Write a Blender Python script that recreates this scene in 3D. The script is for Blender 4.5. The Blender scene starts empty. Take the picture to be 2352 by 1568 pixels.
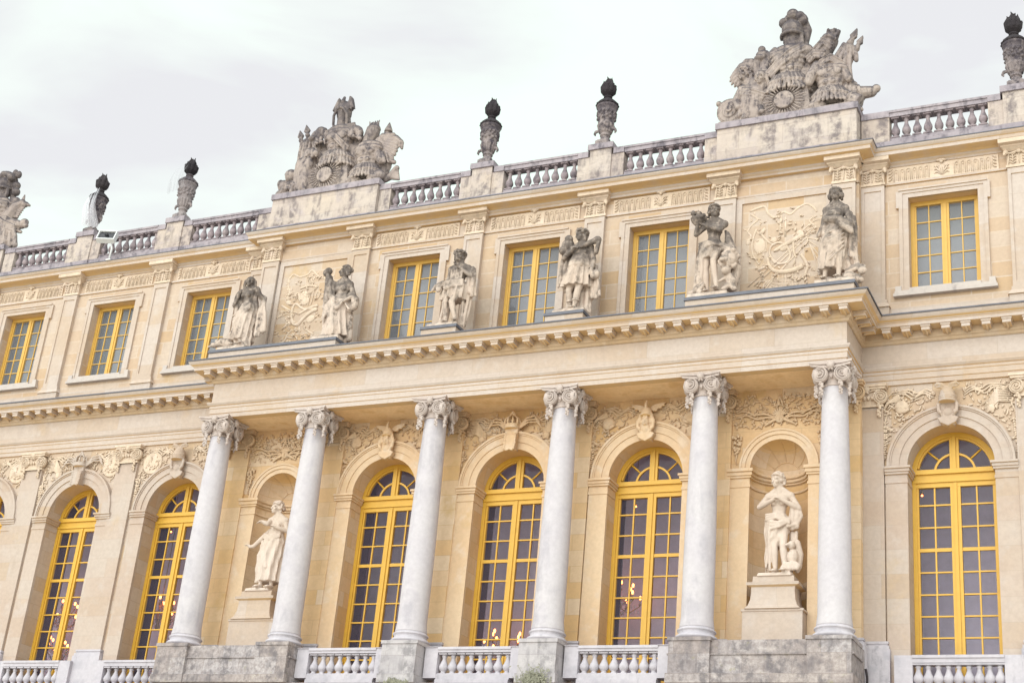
import bpy, math, random
from mathutils import Vector, Matrix
from mathutils.geometry import tessellate_polygon
sin, cos, pi, R = math.sin, math.cos, math.pi, math.radians
S = bpy.context.scene
COL = S.collection

# ------------------------------------------------------------------ camera
cam = bpy.data.objects.new('camera', bpy.data.cameras.new('camera'))
COL.objects.link(cam)
PI_, YA, RO = 0.41195, -0.46985, 0.09745
fwd = Vector((sin(YA) * cos(PI_), cos(YA) * cos(PI_), sin(PI_)))
rt = Vector((cos(YA), -sin(YA), 0)); up = rt.cross(fwd)
rr = rt * cos(RO) + up * sin(RO); uu = up * cos(RO) - rt * sin(RO)
M = Matrix((rr, uu, -fwd)).transposed().to_4x4(); M.translation = Vector((17.718, -36.032, -8.388))
cam.matrix_world = M
cam.data.lens = 36 * 3418.77 / 2352; cam.data.sensor_width = 36
cam.data.clip_start = .1; cam.data.clip_end = 5000
S.camera = cam
# ------------------------------------------------------------------ sky, sun, exposure
SUN_EL, SUN_AZ = 24, -172          # azimuth of the light source, degrees from +Y clockwise (towards +X)
W = bpy.data.worlds.new("World"); S.world = W; W.use_nodes = True
nt = W.node_tree; nt.nodes.clear()
def nd(t, typ, **k):
    n = t.nodes.new(typ)
    for a, b in k.items(): setattr(n, a, b)
    return n
out = nd(nt, 'ShaderNodeOutputWorld'); bg1 = nd(nt, 'ShaderNodeBackground'); bg2 = nd(nt, 'ShaderNodeBackground')
sky = nd(nt, 'ShaderNodeTexSky', sky_type='NISHITA'); sky.sun_disc = False
sky.sun_elevation = R(SUN_EL); sky.sun_rotation = R(SUN_AZ)
nt.links.new(sky.outputs[0], bg1.inputs[0]); bg1.inputs[1].default_value = .1
tc = nd(nt, 'ShaderNodeTexCoord'); mp = nd(nt, 'ShaderNodeMapping'); mp.inputs['Scale'].default_value = (1.2, 1.2, 3.4)
mp.inputs['Rotation'].default_value = (0, R(-14), R(20)); mp.inputs['Location'].default_value = (5.5645, .3362, 1.1044)
n1 = nd(nt, 'ShaderNodeTexNoise'); n1.inputs['Scale'].default_value = 3.1; n1.inputs['Detail'].default_value = 5; n1.inputs['Roughness'].default_value = .52; n1.inputs['Distortion'].default_value = .45
cr = nd(nt, 'ShaderNodeValToRGB')
cr.color_ramp.elements[0].position = .36; cr.color_ramp.elements[0].color = (.885, .885, .905, 1)
cr.color_ramp.elements[1].position = .60; cr.color_ramp.elements[1].color = (1.03, 1.2, 1.08, 1)
e = cr.color_ramp.elements.new(.49); e.color = (.985, 1.045, 1.0, 1)
nt.links.new(tc.outputs['Generated'], mp.inputs[0]); nt.links.new(mp.outputs[0], n1.inputs['Vector'])
nt.links.new(n1.outputs['Fac'], cr.inputs[0]); nt.links.new(cr.outputs[0], bg2.inputs[0])
# the overcast glows more strongly on the side where the hidden sun stands
dt = nd(nt, 'ShaderNodeVectorMath', operation='DOT_PRODUCT'); az = R(SUN_AZ); dt.inputs[1].default_value = (sin(az) * cos(R(SUN_EL)), cos(az) * cos(R(SUN_EL)), sin(R(SUN_EL)))
gl = nd(nt, 'ShaderNodeMapRange'); gl.inputs[1].default_value = 0; gl.inputs[2].default_value = 1; gl.inputs[3].default_value = .425; gl.inputs[4].default_value = 1.05
nt.links.new(tc.outputs['Generated'], dt.inputs[0]); nt.links.new(dt.outputs['Value'], gl.inputs[0]); nt.links.new(gl.outputs[0], bg2.inputs[1])
mx = nd(nt, 'ShaderNodeMixShader'); mx.inputs[0].default_value = .95
nt.links.new(bg1.outputs[0], mx.inputs[1]); nt.links.new(bg2.outputs[0], mx.inputs[2]); nt.links.new(mx.outputs[0], out.inputs[0])
sl = bpy.data.lights.new('sun', 'SUN'); so = bpy.data.objects.new('sun', sl); COL.objects.link(so)
sl.energy = .55; sl.angle = R(50); sl.color = (1, .98, .975)
az = R(SUN_AZ); sdir = Vector((sin(az) * cos(R(SUN_EL)), cos(az) * cos(R(SUN_EL)), sin(R(SUN_EL))))
so.rotation_euler = (-sdir).to_track_quat('-Z', 'Y').to_euler()
S.view_settings.view_transform = 'Standard'; S.view_settings.look = 'None'
S.view_settings.exposure = 1.2; S.view_settings.gamma = 1
S.cycles.max_bounces = 6

# ------------------------------------------------------------------ materials
def mat_new(name):
    m = bpy.data.materials.new(name); m.use_nodes = True
    t = m.node_tree; b = t.nodes['Principled BSDF']; return m, t, b
def L(t, a, b): t.links.new(a, b)
def noise(t, vec, scale, detail=4, rough=.55):
    n = nd(t, 'ShaderNodeTexNoise'); n.inputs['Scale'].default_value = scale; n.inputs['Detail'].default_value = detail; n.inputs['Roughness'].default_value = rough
    L(t, vec, n.inputs['Vector']); return n.outputs['Fac']
def ramp(t, fac, p0, p1, v0=0., v1=1.):
    n = nd(t, 'ShaderNodeMapRange'); n.interpolation_type = 'SMOOTHSTEP'
    n.inputs[1].default_value = p0; n.inputs[2].default_value = p1; n.inputs[3].default_value = v0; n.inputs[4].default_value = v1
    L(t, fac, n.inputs[0]); return n.outputs[0]
def mixc(t, fac, a, b, mode='MIX'):
    n = nd(t, 'ShaderNodeMix', data_type='RGBA', blend_type=mode)
    if isinstance(fac, float): n.inputs[0].default_value = fac
    else: L(t, fac, n.inputs[0])
    for s, v in ((6, a), (7, b)):
        if isinstance(v, tuple): n.inputs[s].default_value = (*v, 1)
        else: L(t, v, n.inputs[s])
    return n.outputs[2]
def mul(t, a, b):
    n = nd(t, 'ShaderNodeMath', operation='MULTIPLY'); L(t, a, n.inputs[0])
    if isinstance(b, float): n.inputs[1].default_value = b
    else: L(t, b, n.inputs[1])
    return n.outputs[0]
def stone(name, c1, c2, c3=None, blocks=None, grime=.0, gcol=(.16, .14, .15), gscale=1.1, bump=.25, ochre=.0, glo=.52, ghi=.72, mortar=None, msize=.007, mamt=.55, fine=.12, lichen=0., underside_warmth=0., soot=None, topgrime=0.):
    m, t, b = mat_new(name)
    g = nd(t, 'ShaderNodeNewGeometry'); P = g.outputs['Position']
    col = mixc(t, ramp(t, noise(t, P, .55, 3), .35, .65), c1, c2)
    if c3: col = mixc(t, ramp(t, noise(t, P, 2.3, 3), .5, .7, 0, .8), col, c3)
    hgt = None
    if blocks:
        s = nd(t, 'ShaderNodeSeparateXYZ'); L(t, P, s.inputs[0])
        a = nd(t, 'ShaderNodeMath', operation='ADD'); L(t, s.outputs[0], a.inputs[0]); L(t, s.outputs[1], a.inputs[1])
        k = nd(t, 'ShaderNodeCombineXYZ'); L(t, a.outputs[0], k.inputs[0]); L(t, s.outputs[2], k.inputs[1])
        br = nd(t, 'ShaderNodeTexBrick'); L(t, k.outputs[0], br.inputs['Vector'])
        br.inputs['Scale'].default_value = 1; br.inputs['Brick Width'].default_value = blocks[0]; br.inputs['Row Height'].default_value = blocks[1]
        br.inputs['Mortar Size'].default_value = msize; br.inputs['Mortar Smooth'].default_value = .3; br.inputs['Bias'].default_value = 0
        br.inputs['Color1'].default_value = (.0, .0, .0, 1); br.inputs['Color2'].default_value = (1, 1, 1, 1); br.inputs['Mortar'].default_value = (.5, .5, .5, 1)
        v = nd(t, 'ShaderNodeRGBToBW'); L(t, br.outputs['Color'], v.inputs[0])
        col = mixc(t, ramp(t, v.outputs[0], .35, 1., 0, .75), col, blocks[2])
        col = mixc(t, ramp(t, v.outputs[0], .0, .3, .55, 0), col, blocks[3])
        col = mixc(t, mul(t, br.outputs['Fac'], mamt), col, mortar or (c1[0] * .62, c1[1] * .58, c1[2] * .55))
    if ochre:
        col = mixc(t, ramp(t, noise(t, P, .8, 5, .6), .58, .75, 0, ochre), col, (.52, .33, .13))
    col = mixc(t, ramp(t, noise(t, P, 9, 6, .65), .3, .7, 0, fine * 2), col, (c1[0] * .62, c1[1] * .6, c1[2] * .6))
    if grime:
        mpn = nd(t, 'ShaderNodeMapping'); mpn.inputs['Scale'].default_value = (2.2, 2.2, .45); L(t, P, mpn.inputs[0])
        f1 = ramp(t, noise(t, mpn.outputs[0], gscale, 6, .62), glo, ghi)
        f2 = ramp(t, noise(t, P, gscale * 3.1, 5, .65), .38, .62)
        col = mixc(t, mul(t, mul(t, f1, f2), grime), col, gcol)
    if topgrime:                       # soot and lichen that settled on faces turned to the sky
        s2 = nd(t, 'ShaderNodeSeparateXYZ'); L(t, g.outputs['Normal'], s2.inputs[0])
        ad = nd(t, 'ShaderNodeMath', operation='ADD'); L(t, s2.outputs[2], ad.inputs[0]); L(t, mul(t, noise(t, P, 3.5, 5, .65), 1.1), ad.inputs[1])
        col = mixc(t, ramp(t, ad.outputs[0], .62, 1.15, 0, topgrime), col, gcol)
    if underside_warmth:                         # warm cast of shaded undersides, painted into the colour of faces turned down
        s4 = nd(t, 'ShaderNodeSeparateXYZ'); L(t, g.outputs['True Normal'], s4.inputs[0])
        col = mixc(t, mul(t, ramp(t, s4.outputs[2], -.55, -.92, 0, underside_warmth), ramp(t, noise(t, P, 1.7, 4, .6), .25, .6, .55, 1.)), col, (.66, .42, .175))
    if lichen:
        col = mixc(t, ramp(t, noise(t, P, 5.5, 5, .7), .60, .72, 0, lichen), col, (.26, .24, .10))
    if soot:                           # black crust on the rain-washed upper part of a figure (height of the ragged edge, softness, amount)
        to = nd(t, 'ShaderNodeTexCoord'); s3 = nd(t, 'ShaderNodeSeparateXYZ'); L(t, to.outputs['Object'], s3.inputs[0])
        a3 = nd(t, 'ShaderNodeMath', operation='ADD'); L(t, s3.outputs[2], a3.inputs[0]); L(t, mul(t, noise(t, P, 2.6, 5, .62), 2.2), a3.inputs[1])
        k3 = mul(t, ramp(t, a3.outputs[0], soot[0] + 1.1 - soot[1], soot[0] + 1.1 + soot[1], 0, soot[2]), ramp(t, noise(t, P, 6.5, 5, .65), .30, .56, .45, 1.))
        col = mixc(t, k3, col, gcol)
    L(t, col, b.inputs['Base Color']); b.inputs['Roughness'].default_value = .88; b.inputs['Specular IOR Level'].default_value = .2
    bp = nd(t, 'ShaderNodeBump'); bp.inputs['Strength'].default_value = bump; bp.inputs['Distance'].default_value = .03
    L(t, noise(t, P, 14, 6, .7), bp.inputs['Height']); L(t, bp.outputs[0], b.inputs['Normal'])
    return m
def plain(name, c, rough=.6, metal=0., var=.2, emit=None):
    m, t, b = mat_new(name)
    if var:
        g = nd(t, 'ShaderNodeNewGeometry')
        L(t, mixc(t, ramp(t, noise(t, g.outputs['Position'], 4, 5, .6), .35, .7, 0, var), c, tuple(x * .62 for x in c)), b.inputs['Base Color'])
    else: b.inputs['Base Color'].default_value = (*c, 1)
    b.inputs['Roughness'].default_value = rough; b.inputs['Metallic'].default_value = metal
    if emit: b.inputs['Emission Color'].default_value = (*emit[0], 1); b.inputs['Emission Strength'].default_value = emit[1]
    return m
MW = stone('ashlar', (.545, .415, .315), (.515, .37, .26), None, (1.05, .44, (.55, .455, .39), (.50, .325, .17)), .28, (.35, .26, .20), .7, .2, .55, mortar=(.60, .50, .42), msize=.022, mamt=.6, underside_warmth=.8)
MWL = stone('lower_ashlar', (.545, .425, .33), (.515, .38, .28), None, (1.05, .44, (.55, .46, .40), (.50, .34, .19)), .25, (.35, .26, .20), .7, .2, .45, underside_warmth=.8)
MWC = stone('warm_ashlar', (.665, .465, .28), (.635, .42, .235), None, (1.05, .44, (.665, .53, .41), (.58, .35, .14)), .28, (.40, .29, .19), .7, .2, .75, underside_warmth=.8)
MT = stone('dressed_stone', (.525, .425, .36), (.50, .39, .315), (.54, .455, .405), (1.75, .75, (.545, .465, .425), (.50, .37, .27)), .35, (.35, .27, .23), .8, .2, .25, mortar=(.42, .34, .28), underside_warmth=.8)
MTP = stone('weathered_dressed_stone', (.495, .395, .335), (.47, .36, .295), (.505, .42, .375), (1.35, .62, (.50, .42, .37), (.455, .335, .235)), .3, (.33, .26, .21), .8, .2, .3, mortar=(.40, .32, .26), underside_warmth=.8)
MTW = stone('warm_dressed_stone', (.66, .49, .335), (.63, .44, .28), (.66, .52, .40), None, .25, (.42, .30, .21), .8, .2, .45, underside_warmth=.8)
MC = stone('carved_stone', (.465, .375, .32), (.44, .345, .28), (.48, .40, .355), None, .3, (.29, .23, .19), 2.4, .25, .1, .44, .66)
MCW = stone('warm_carved_stone', (.64, .465, .31), (.61, .425, .27), (.64, .49, .355), None, .3, (.36, .26, .18), 2.4, .25, .2, .44, .66)
MBD = stone('bed_mould_stone', (.55, .41, .285), (.52, .36, .22), (.56, .44, .34), None, .4, (.30, .22, .16), 1.6, .2, .5)  # warm tone of the shade under the cornice put into the stone colour
MS = stone('soffit_stone', (.80, .54, .29), (.86, .62, .37), (.72, .47, .23), None, .2, (.46, .32, .20), .8, .15, .3)
MC = stone('carved_stone', (.665, .53, .415), (.63, .495, .38), (.70, .565, .47), None, .45, (.34, .255, .20), 2.4, .25, .12, .44, .66)
MM = stone('pale_marble', (.525, .485, .515), (.55, .51, .53), (.49, .45, .485), None, .5, (.31, .285, .325), .6, .08, 0, .48, .64, fine=.10)
MPD = stone('pedestal_stone', (.42, .385, .405), (.49, .45, .46), (.36, .33, .35), (1.1, .5, (.50, .46, .465), (.37, .34, .355)), .75, (.19, .175, .185), 1.4, .25, 0, .40, .64, lichen=.2)
MCAP = stone('capital_stone', (.545, .465, .435), (.515, .425, .385), None, None, .45, (.28, .225, .21), 2.4, .2, 0, .44, .66)
MP = stone('parapet_stone', (.50, .415, .375), (.56, .465, .395), (.44, .37, .37), (1.3, .6, (.55, .47, .42), (.45, .365, .33)), .9, (.17, .14, .145), 1.2, .3, .15, .40, .62, topgrime=.8)
MRL = stone('rail_cap_stone', (.335, .29, .32), (.40, .345, .37), (.25, .225, .25), None, .8, (.12, .105, .125), 1.6, .3, 0, .42, .64, topgrime=.7)
MCO = MRL
MSL = stone('sill_stone', (.50, .44, .415), (.54, .47, .43), None, None, .6, (.26, .22, .22), 1.8, .2, 0)
MD = stone('sooty_stone', (.36, .29, .305), (.31, .25, .27), (.41, .34, .335), None, .8, (.10, .085, .10), 1.6, .3, 0, .40, .62, topgrime=.7)
MB_ = stone('podium_stone', (.35, .295, .285), (.47, .405, .385), (.27, .23, .23), (1.2, .5, (.50, .46, .475), (.31, .285, .305)), .8, (.135, .12, .13), 1.5, .35, 0, .33, .62, lichen=.35, fine=.35)
MR = stone('rail_stone', (.49, .455, .50), (.535, .495, .53), (.42, .395, .435), None, .6, (.24, .225, .25), 1.4, .2, 0)
MST = stone('statue_stone', (.60, .485, .415), (.55, .435, .36), (.63, .52, .45), None, .75, (.085, .07, .066), 2.2, .2, 0, .46, .64, topgrime=.6, soot=(1.60, .38, .84))
MSN = stone('niche_statue_stone', (.65, .54, .47), (.61, .495, .415), None, None, .3, (.42, .32, .25), 1.5, .12, 0)
MTR = stone('trophy_stone', (.365, .295, .27), (.45, .37, .33), (.29, .24, .235), None, .95, (.07, .06, .07), 2.4, .3, 0, .42, .64, topgrime=.85, soot=(2.3, .6, .75))
MU = stone('urn_stone', (.27, .225, .225), (.33, .275, .265), None, None, .95, (.06, .05, .062), 2.4, .3, 0, .36, .56, soot=(.85, .4, .85))
MUL = stone('pale_urn_stone', (.27, .23, .235), (.32, .275, .27), None, None, .9, (.09, .08, .095), 2.0, .3, 0, .44, .64, soot=(1.25, .3, .7))
MK = stone('black_stone', (.03, .025, .03), (.05, .042, .046), None, None, .5, (.015, .013, .015), 2., .3, 0)
ML = plain('lead', (.13, .13, .16), .6, .0, .5)
MG = None
MY = plain('yellow_paint', (.64, .365, .045), .5, 0, .18)
MYA = plain('faded_yellow_paint', (.62, .37, .08), .55, 0, .2)
MJ = plain('dark_panelling', (.05, .034, .03), .6, 0, .3)
MX = plain('interior_plaster', (.80, .72, .88), .8, 0, .3)
MFL = plain('interior_floor', (.10, .085, .08), .5, 0, .3)
MBL = plain('blind_cloth', (.52, .53, .58), .9, 0, .2)
MWM = plain('white_metal', (.72, .72, .73), .45, 0, .15)
MDK = plain('dark_glass_lens', (.03, .03, .035), .15, 0, 0)
MGD = plain('gilt_metal', (.55, .36, .12), .35, .8, .2)
MFM = plain('candle_flame', (1, .75, .4), .5, 0, 0, ((1., .24, .05), 6.))
MCR = plain('crystal', (.7, .68, .72), .15, 0, 0)
MGR = plain('gravel', (.62, .56, .48), .9, 0, .25)
def glass(name, body, fac):
    m, t, b = mat_new(name)
    b.inputs['Base Color'].default_value = (*body, 1); b.inputs['Roughness'].default_value = .07; b.inputs['IOR'].default_value = 1.5
    b.inputs['Alpha'].default_value = fac
    g = nd(t, 'ShaderNodeNewGeometry'); bp = nd(t, 'ShaderNodeBump'); bp.inputs['Strength'].default_value = .08; bp.inputs['Distance'].default_value = .05
    L(t, noise(t, g.outputs['Position'], 1.6, 2), bp.inputs['Height']); L(t, bp.outputs[0], b.inputs['Normal'])
    return m
MG = glass('window_glass', (.19, .17, .25), .20)
MGA = glass('attic_glass', (.29, .30, .335), .40)
MN = glass('netting', (.60, .58, .63), .40)
MN2 = glass('thin_netting', (.30, .29, .32), .20)

# ------------------------------------------------------------------ mesh builder
V = Vector
def lerp(a, b, t): return tuple(x + (y - x) * t for x, y in zip(a, b))
class MBd:
    def __init__(s): s.v = []; s.f = []; s.sm = []
    def add(s, vs, fs, smooth=True):
        o = len(s.v); s.v += [tuple(v) for v in vs]
        for f in fs: s.f.append([i + o for i in f]); s.sm.append(smooth)
        return s
    def box(s, x0, x1, y0, y1, z0, z1):
        return s.add([(x, y, z) for x in (x0, x1) for y in (y0, y1) for z in (z0, z1)],
                     [(0, 1, 3, 2), (4, 6, 7, 5), (0, 4, 5, 1), (2, 3, 7, 6), (0, 2, 6, 4), (1, 5, 7, 3)], False)
    def frus(s, x0, x1, y0, y1, z0, X0, X1, Y0, Y1, z1):
        return s.add([(x0, y0, z0), (x1, y0, z0), (x1, y1, z0), (x0, y1, z0), (X0, Y0, z1), (X1, Y0, z1), (X1, Y1, z1), (X0, Y1, z1)],
                     [(3, 2, 1, 0), (4, 5, 6, 7), (0, 1, 5, 4), (1, 2, 6, 5), (2, 3, 7, 6), (3, 0, 4, 7)], False)
    def rings(s, rs, smooth=True, caps=True):
        n = len(rs[0]); vs = [p for r in rs for p in r]; fs = []
        for i in range(len(rs) - 1):
            for j in range(n):
                k = (j + 1) % n; fs.append((i * n + j, i * n + k, (i + 1) * n + k, (i + 1) * n + j))
        if caps: fs.append(tuple(range(n))[::-1]); fs.append(tuple(range((len(rs) - 1) * n, len(rs) * n)))
        return s.add(vs, fs, smooth)
    def lathe(s, prof, c=(0, 0, 0), n=16, sx=1, sy=1, a0=0, caps=True):
        return s.rings([[(c[0] + r * sx * cos(a0 + 2 * pi * j / n), c[1] + r * sy * sin(a0 + 2 * pi * j / n), c[2] + z) for j in range(n)] for r, z in prof], True, caps)
    def tube(s, pts, rad, n=6, caps=True, flat=1.):
        pts = [V(p) for p in pts]; rs = []; last = None
        for i, p in enumerate(pts):
            d = (pts[min(i + 1, len(pts) - 1)] - pts[max(i - 1, 0)])
            if d.length < 1e-9: d = V((0, 0, 1))
            d.normalize()
            if last is None:
                a = d.cross(V((0, 1, 0)) if abs(d.y) < .9 else V((1, 0, 0)))
            else: a = last - d * last.dot(d)
            a.normalize(); last = a; b = d.cross(a)
            r = rad[i] if isinstance(rad, (list, tuple)) else rad
            rs.append([p + (a * cos(2 * pi * j / n) + b * sin(2 * pi * j / n) * flat) * r for j in range(n)])
        return s.rings(rs, True, caps)
    def stube(s, pts, rad, n=6): return s.tube(*smooth_path(pts, rad), n)
    def cap(s, p0, p1, r0, r1=None, n=9):
        r1 = r0 if r1 is None else r1; a, b = V(p0), V(p1); d = b - a; l = d.length
        d = d / l if l > 1e-6 else V((0, 0, 1))
        pts = []; rad = []
        for q in (82, 55, 25): pts.append(a - d * r0 * sin(R(q))); rad.append(r0 * cos(R(q)))
        pts += [a, b]; rad += [r0, r1]
        for q in (25, 55, 82): pts.append(b + d * r1 * sin(R(q))); rad.append(r1 * cos(R(q)))
        return s.tube(pts, rad, n)
    def chain(s, pts, rad, n=9):
        for i in range(len(pts) - 1): s.cap(pts[i], pts[i + 1], rad[i], rad[i + 1], n)
        return s
    def ell(s, c, r, rot=None, n=10, m=7):
        if not isinstance(r, (tuple, list)): r = (r, r, r)
        Mx = Matrix.Identity(3)
        if rot: Mx = Matrix.Rotation(R(rot[2]), 3, 'Z') @ Matrix.Rotation(R(rot[1]), 3, 'Y') @ Matrix.Rotation(R(rot[0]), 3, 'X')
        c = V(c); rs = []
        for i in range(m + 1):
            ph = -pi / 2 + pi * (i + .12) / (m + .24)
            rs.append([c + Mx @ V((r[0] * cos(ph) * cos(2 * pi * j / n), r[1] * cos(ph) * sin(2 * pi * j / n), r[2] * sin(ph))) for j in range(n)])
        return s.rings(rs)
    def sweep(s, path, prof):
        """profile (outward d, z) along an XY path run left to right, outward = right-hand side"""
        rs = []; P = [V((p[0], p[1])) for p in path]
        for i, p in enumerate(P):
            def nrm(a, b): d = (b - a).normalized(); return V((d.y, -d.x))
            if i == 0: m = nrm(P[0], P[1])
            elif i == len(P) - 1: m = nrm(P[-2], P[-1])
            else:
                n0, n1_ = nrm(P[i - 1], p), nrm(p, P[i + 1]); m = n0 + n1_; m = m / (m.dot(n0))
            rs.append([(p.x + m.x * d, p.y + m.y * d, z) for d, z in prof])
        return s.rings(rs, False, True)
    def poly(s, loops, y0, y1, back=False):
        """extrude an XZ polygon (outer loop + holes) from y0 (front) to y1"""
        flat = [p for l in loops for p in l]
        tri = tessellate_polygon([[V((x, z, 0)) for x, z in l] for l in loops])
        s.add([(x, y0, z) for x, z in flat], [tuple(t) for t in tri], False)
        if back: s.add([(x, y1, z) for x, z in flat], [tuple(t) for t in tri], False)
        for l in loops:
            n = len(l)
            s.add([(x, y0, z) for x, z in l] + [(x, y1, z) for x, z in l], [(i, (i + 1) % n, n + (i + 1) % n, n + i) for i in range(n)], False)
        return s
    def merge(s, o, T=None):
        return s.add([(T @ V(v)) if T else v for v in o.v], [], True) if False else s._m(o, T)
    def _m(s, o, T):
        k = len(s.v); s.v += [tuple(T @ V(v)) if T else v for v in o.v]
        s.f += [[i + k for i in f] for f in o.f]; s.sm += o.sm; return s
    def mesh(s, name):
        me = bpy.data.meshes.new(name); me.from_pydata(s.v, [], s.f); me.polygons.foreach_set('use_smooth', s.sm); me.update(); return me
    def obj(s, name, mat, parent=None, loc=(0, 0, 0)): return link(name, s.mesh(name), mat, parent, loc)
def link(name, me, mat, parent=None, loc=(0, 0, 0), rz=0.):
    if mat and me.materials and me.materials[0] is not mat: me = me.copy(); me.materials.clear()
    o = bpy.data.objects.new(name, me); COL.objects.link(o)
    if mat and not me.materials: me.materials.append(mat)
    o.location = loc; o.rotation_euler = (0, 0, rz)
    if parent: o.parent = parent
    return o
def carve(b, voxel, smooth=2, name='carving'):
    """fuse the overlapping solids of a builder into one continuous sculpted surface"""
    me = b.mesh(name); o = bpy.data.objects.new(name, me); COL.objects.link(o)
    md = o.modifiers.new('r', 'REMESH'); md.mode = 'VOXEL'; md.voxel_size = voxel; md.use_smooth_shade = True
    if smooth:
        sm = o.modifiers.new('s', 'SMOOTH'); sm.iterations = smooth; sm.factor = .5
    dg = bpy.context.evaluated_depsgraph_get(); r = bpy.data.meshes.new_from_object(o.evaluated_get(dg))
    bpy.data.objects.remove(o); r.name = name
    r.polygons.foreach_set('use_smooth', [True] * len(r.polygons)); return r
def tag(o, label=None, cat=None, group=None, kind=None):
    for k, v in (('label', label), ('category', cat), ('group', group), ('kind', kind)):
        if v: o[k] = v
    return o
def empty(name, loc, parent=None):
    o = bpy.data.objects.new(name, None); COL.objects.link(o); o.location = loc; o.empty_display_size = .2
    if parent: o.parent = parent
    return o
def dup(o, parent, loc=None):
    c = o.copy(); COL.objects.link(c); c.parent = parent
    if loc is not None: c.location = loc
    for ch in list(o.children): dup(ch, c)
    return c
def smooth_path(P, rad, k=5):
    """Catmull-Rom through the given points"""
    P = [V(p) for p in P]; n = len(P); Q = []; Rr = []
    if n < 3: return P, rad
    for i in range(n - 1):
        a, b, c, d = P[max(i - 1, 0)], P[i], P[i + 1], P[min(i + 2, n - 1)]
        for j in range(k):
            t = j / k
            Q.append(.5 * ((2 * b) + (c - a) * t + (2 * a - 5 * b + 4 * c - d) * t * t + (3 * b - a - 3 * c + d) * t ** 3)); Rr.append(rad[i] + (rad[i + 1] - rad[i]) * t)
    return Q + [P[-1]], Rr + [rad[-1]]
def arc(cx, cz, r, a0, a1, n): return [(cx + r * cos(R(a0 + (a1 - a0) * i / n)), cz + r * sin(R(a0 + (a1 - a0) * i / n))) for i in range(n + 1)]
def arch_loop(cx, hw, z0, zs, r, n=28):   # jambs then semicircle
    return [(cx + hw, z0)] + arc(cx, zs, r, 0, 180, n) + [(cx - hw, z0)]

# ------------------------------------------------------------------ dimensions
YC = -.40                       # plane of the middle wall; the wings stand at y = 0
XE = 9.78                       # end of the middle projection
WC = (-4.04, 0.0, 4.04)         # middle windows
WW = (-20.12, -16.12, -12.10, 11.95)            # attic windows of the wings
WL = (-19.93, -15.93, -11.90, 11.95)            # arched windows of the wings
NI = (-7.70, 7.70)
COLX = (-9.40, -6.0, -2.0, 2.0, 6.0, 9.40)
WPIL = (-22.13, -18.13, -14.13, -10.12, 10.10, 13.97)
XL, XR = -28.2, 20.0
ZS, RI, RX = 4.62, 1.06, 1.56   # arch spring, inner and outer radius
GZ = -10.0
palace = empty('palace', (0, 0, 0))
tag(palace, 'long cream stone palace front with columned portico, yellow framed windows and balustraded roof', 'palace')
# ground
MBd().add([(-1500, -1500, GZ), (1500, -1500, GZ), (1500, 1500, GZ), (-1500, 1500, GZ)], [(0, 1, 2, 3)], False).obj('ground', MGR)['kind'] = 'structure'

# ------------------------------------------------------------------ walls
b = MBd()
b.poly([[(-XE, -1.25), (XE, -1.25), (XE, 6.95), (-XE, 6.95)]] + [arch_loop(c, RI, -1.15, ZS, RI) for c in WC] + [arch_loop(c, .77, .02, 4.67, .77) for c in NI], YC, YC + .74)
b.obj('wall', MWC, palace)
b = MBd()
b.poly([[(XL, -1.25), (-XE, -1.25), (-XE, 7.4), (XL, 7.4)]] + [arch_loop(c, RI, -1.15, ZS, RI) for c in WL[:3]], 0, .74)
b.obj('wall', MWL, palace)
b = MBd()
b.poly([[(XE, -1.25), (XR, -1.25), (XR, 7.4), (XE, 7.4)]] + [arch_loop(c, RI, -1.15, ZS, RI) for c in WL[3:]], 0, .74)
b.obj('wall', MWL, palace)
WB, WT, WH = 9.62, 12.34, .915
def rect(x0, x1, z0, z1): return [(x0, z0), (x1, z0), (x1, z1), (x0, z1)]
b = MBd()
b.poly([rect(-XE, XE, 8.2, 13.45)] + [rect(c - WH, c + WH, WB - .45, WT) for c in WC], YC, YC + .5)
b.obj('attic_wall', MW, palace)
b = MBd()
b.poly([rect(XL, -XE, 8.2, 13.45)] + [rect(c - WH, c + WH, WB, WT) for c in WW[:3]], 0, .5)
b.obj('attic_wall', MW, palace)
b = MBd()
b.poly([rect(XE, XR, 8.2, 13.45)] + [rect(c - WH, c + WH, WB, WT) for c in WW[3:]], 0, .5)
b.obj('attic_wall', MW, palace)
# interior behind the windows
b = MBd(); b.add([(XL, 3.4, -1.2), (XR, 3.4, -1.2), (XR, 3.4, 6.8), (XL, 3.4, 6.8), (XL, .745, 6.8), (XR, .745, 6.8)], [(0, 1, 2, 3), (3, 2, 5, 4)], False)
for x in (-24, -18.1, -14.1, -10.1, -6, -2.2, 2.2, 6, 10, 14): b.box(x - .35, x + .35, .76, .95, -1.2, 6.7)
b.obj('interior_wall', MX, palace)
MBd().add([(XL, .745, -1.2), (XR, .745, -1.2), (XR, 3.4, -1.2), (XL, 3.4, -1.2)], [(0, 1, 2, 3)], False).obj('interior_floor', MFL, palace)
b = MBd()
for c, y in [(c, YC) for c in WC] + [(c, 0) for c in WL]:
    for s in (-1, 1):
        x0, x1 = sorted((c + s * 1.0, c + s * 1.32)); b.box(x0, x1, y + .745, y + 1.22, -1.19, 6.7)
for c, y in [(c, YC) for c in WC] + [(c, 0) for c in WW]:
    for s in (-1, 1):
        x0, x1 = sorted((c + s * .88, c + s * 1.2)); b.box(x0, x1, y + .51, y + 1.05, 9.3, 12.6)
b.obj('interior_panelling', MJ, palace)
# body of the building behind, roof slab
b = MBd(); b.box(XL, XR, .9, 18, 13.2, 13.7); b.box(XL, XR, 9.2, 18, GZ, 13.1); b.obj('roof', ML, palace)
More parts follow.
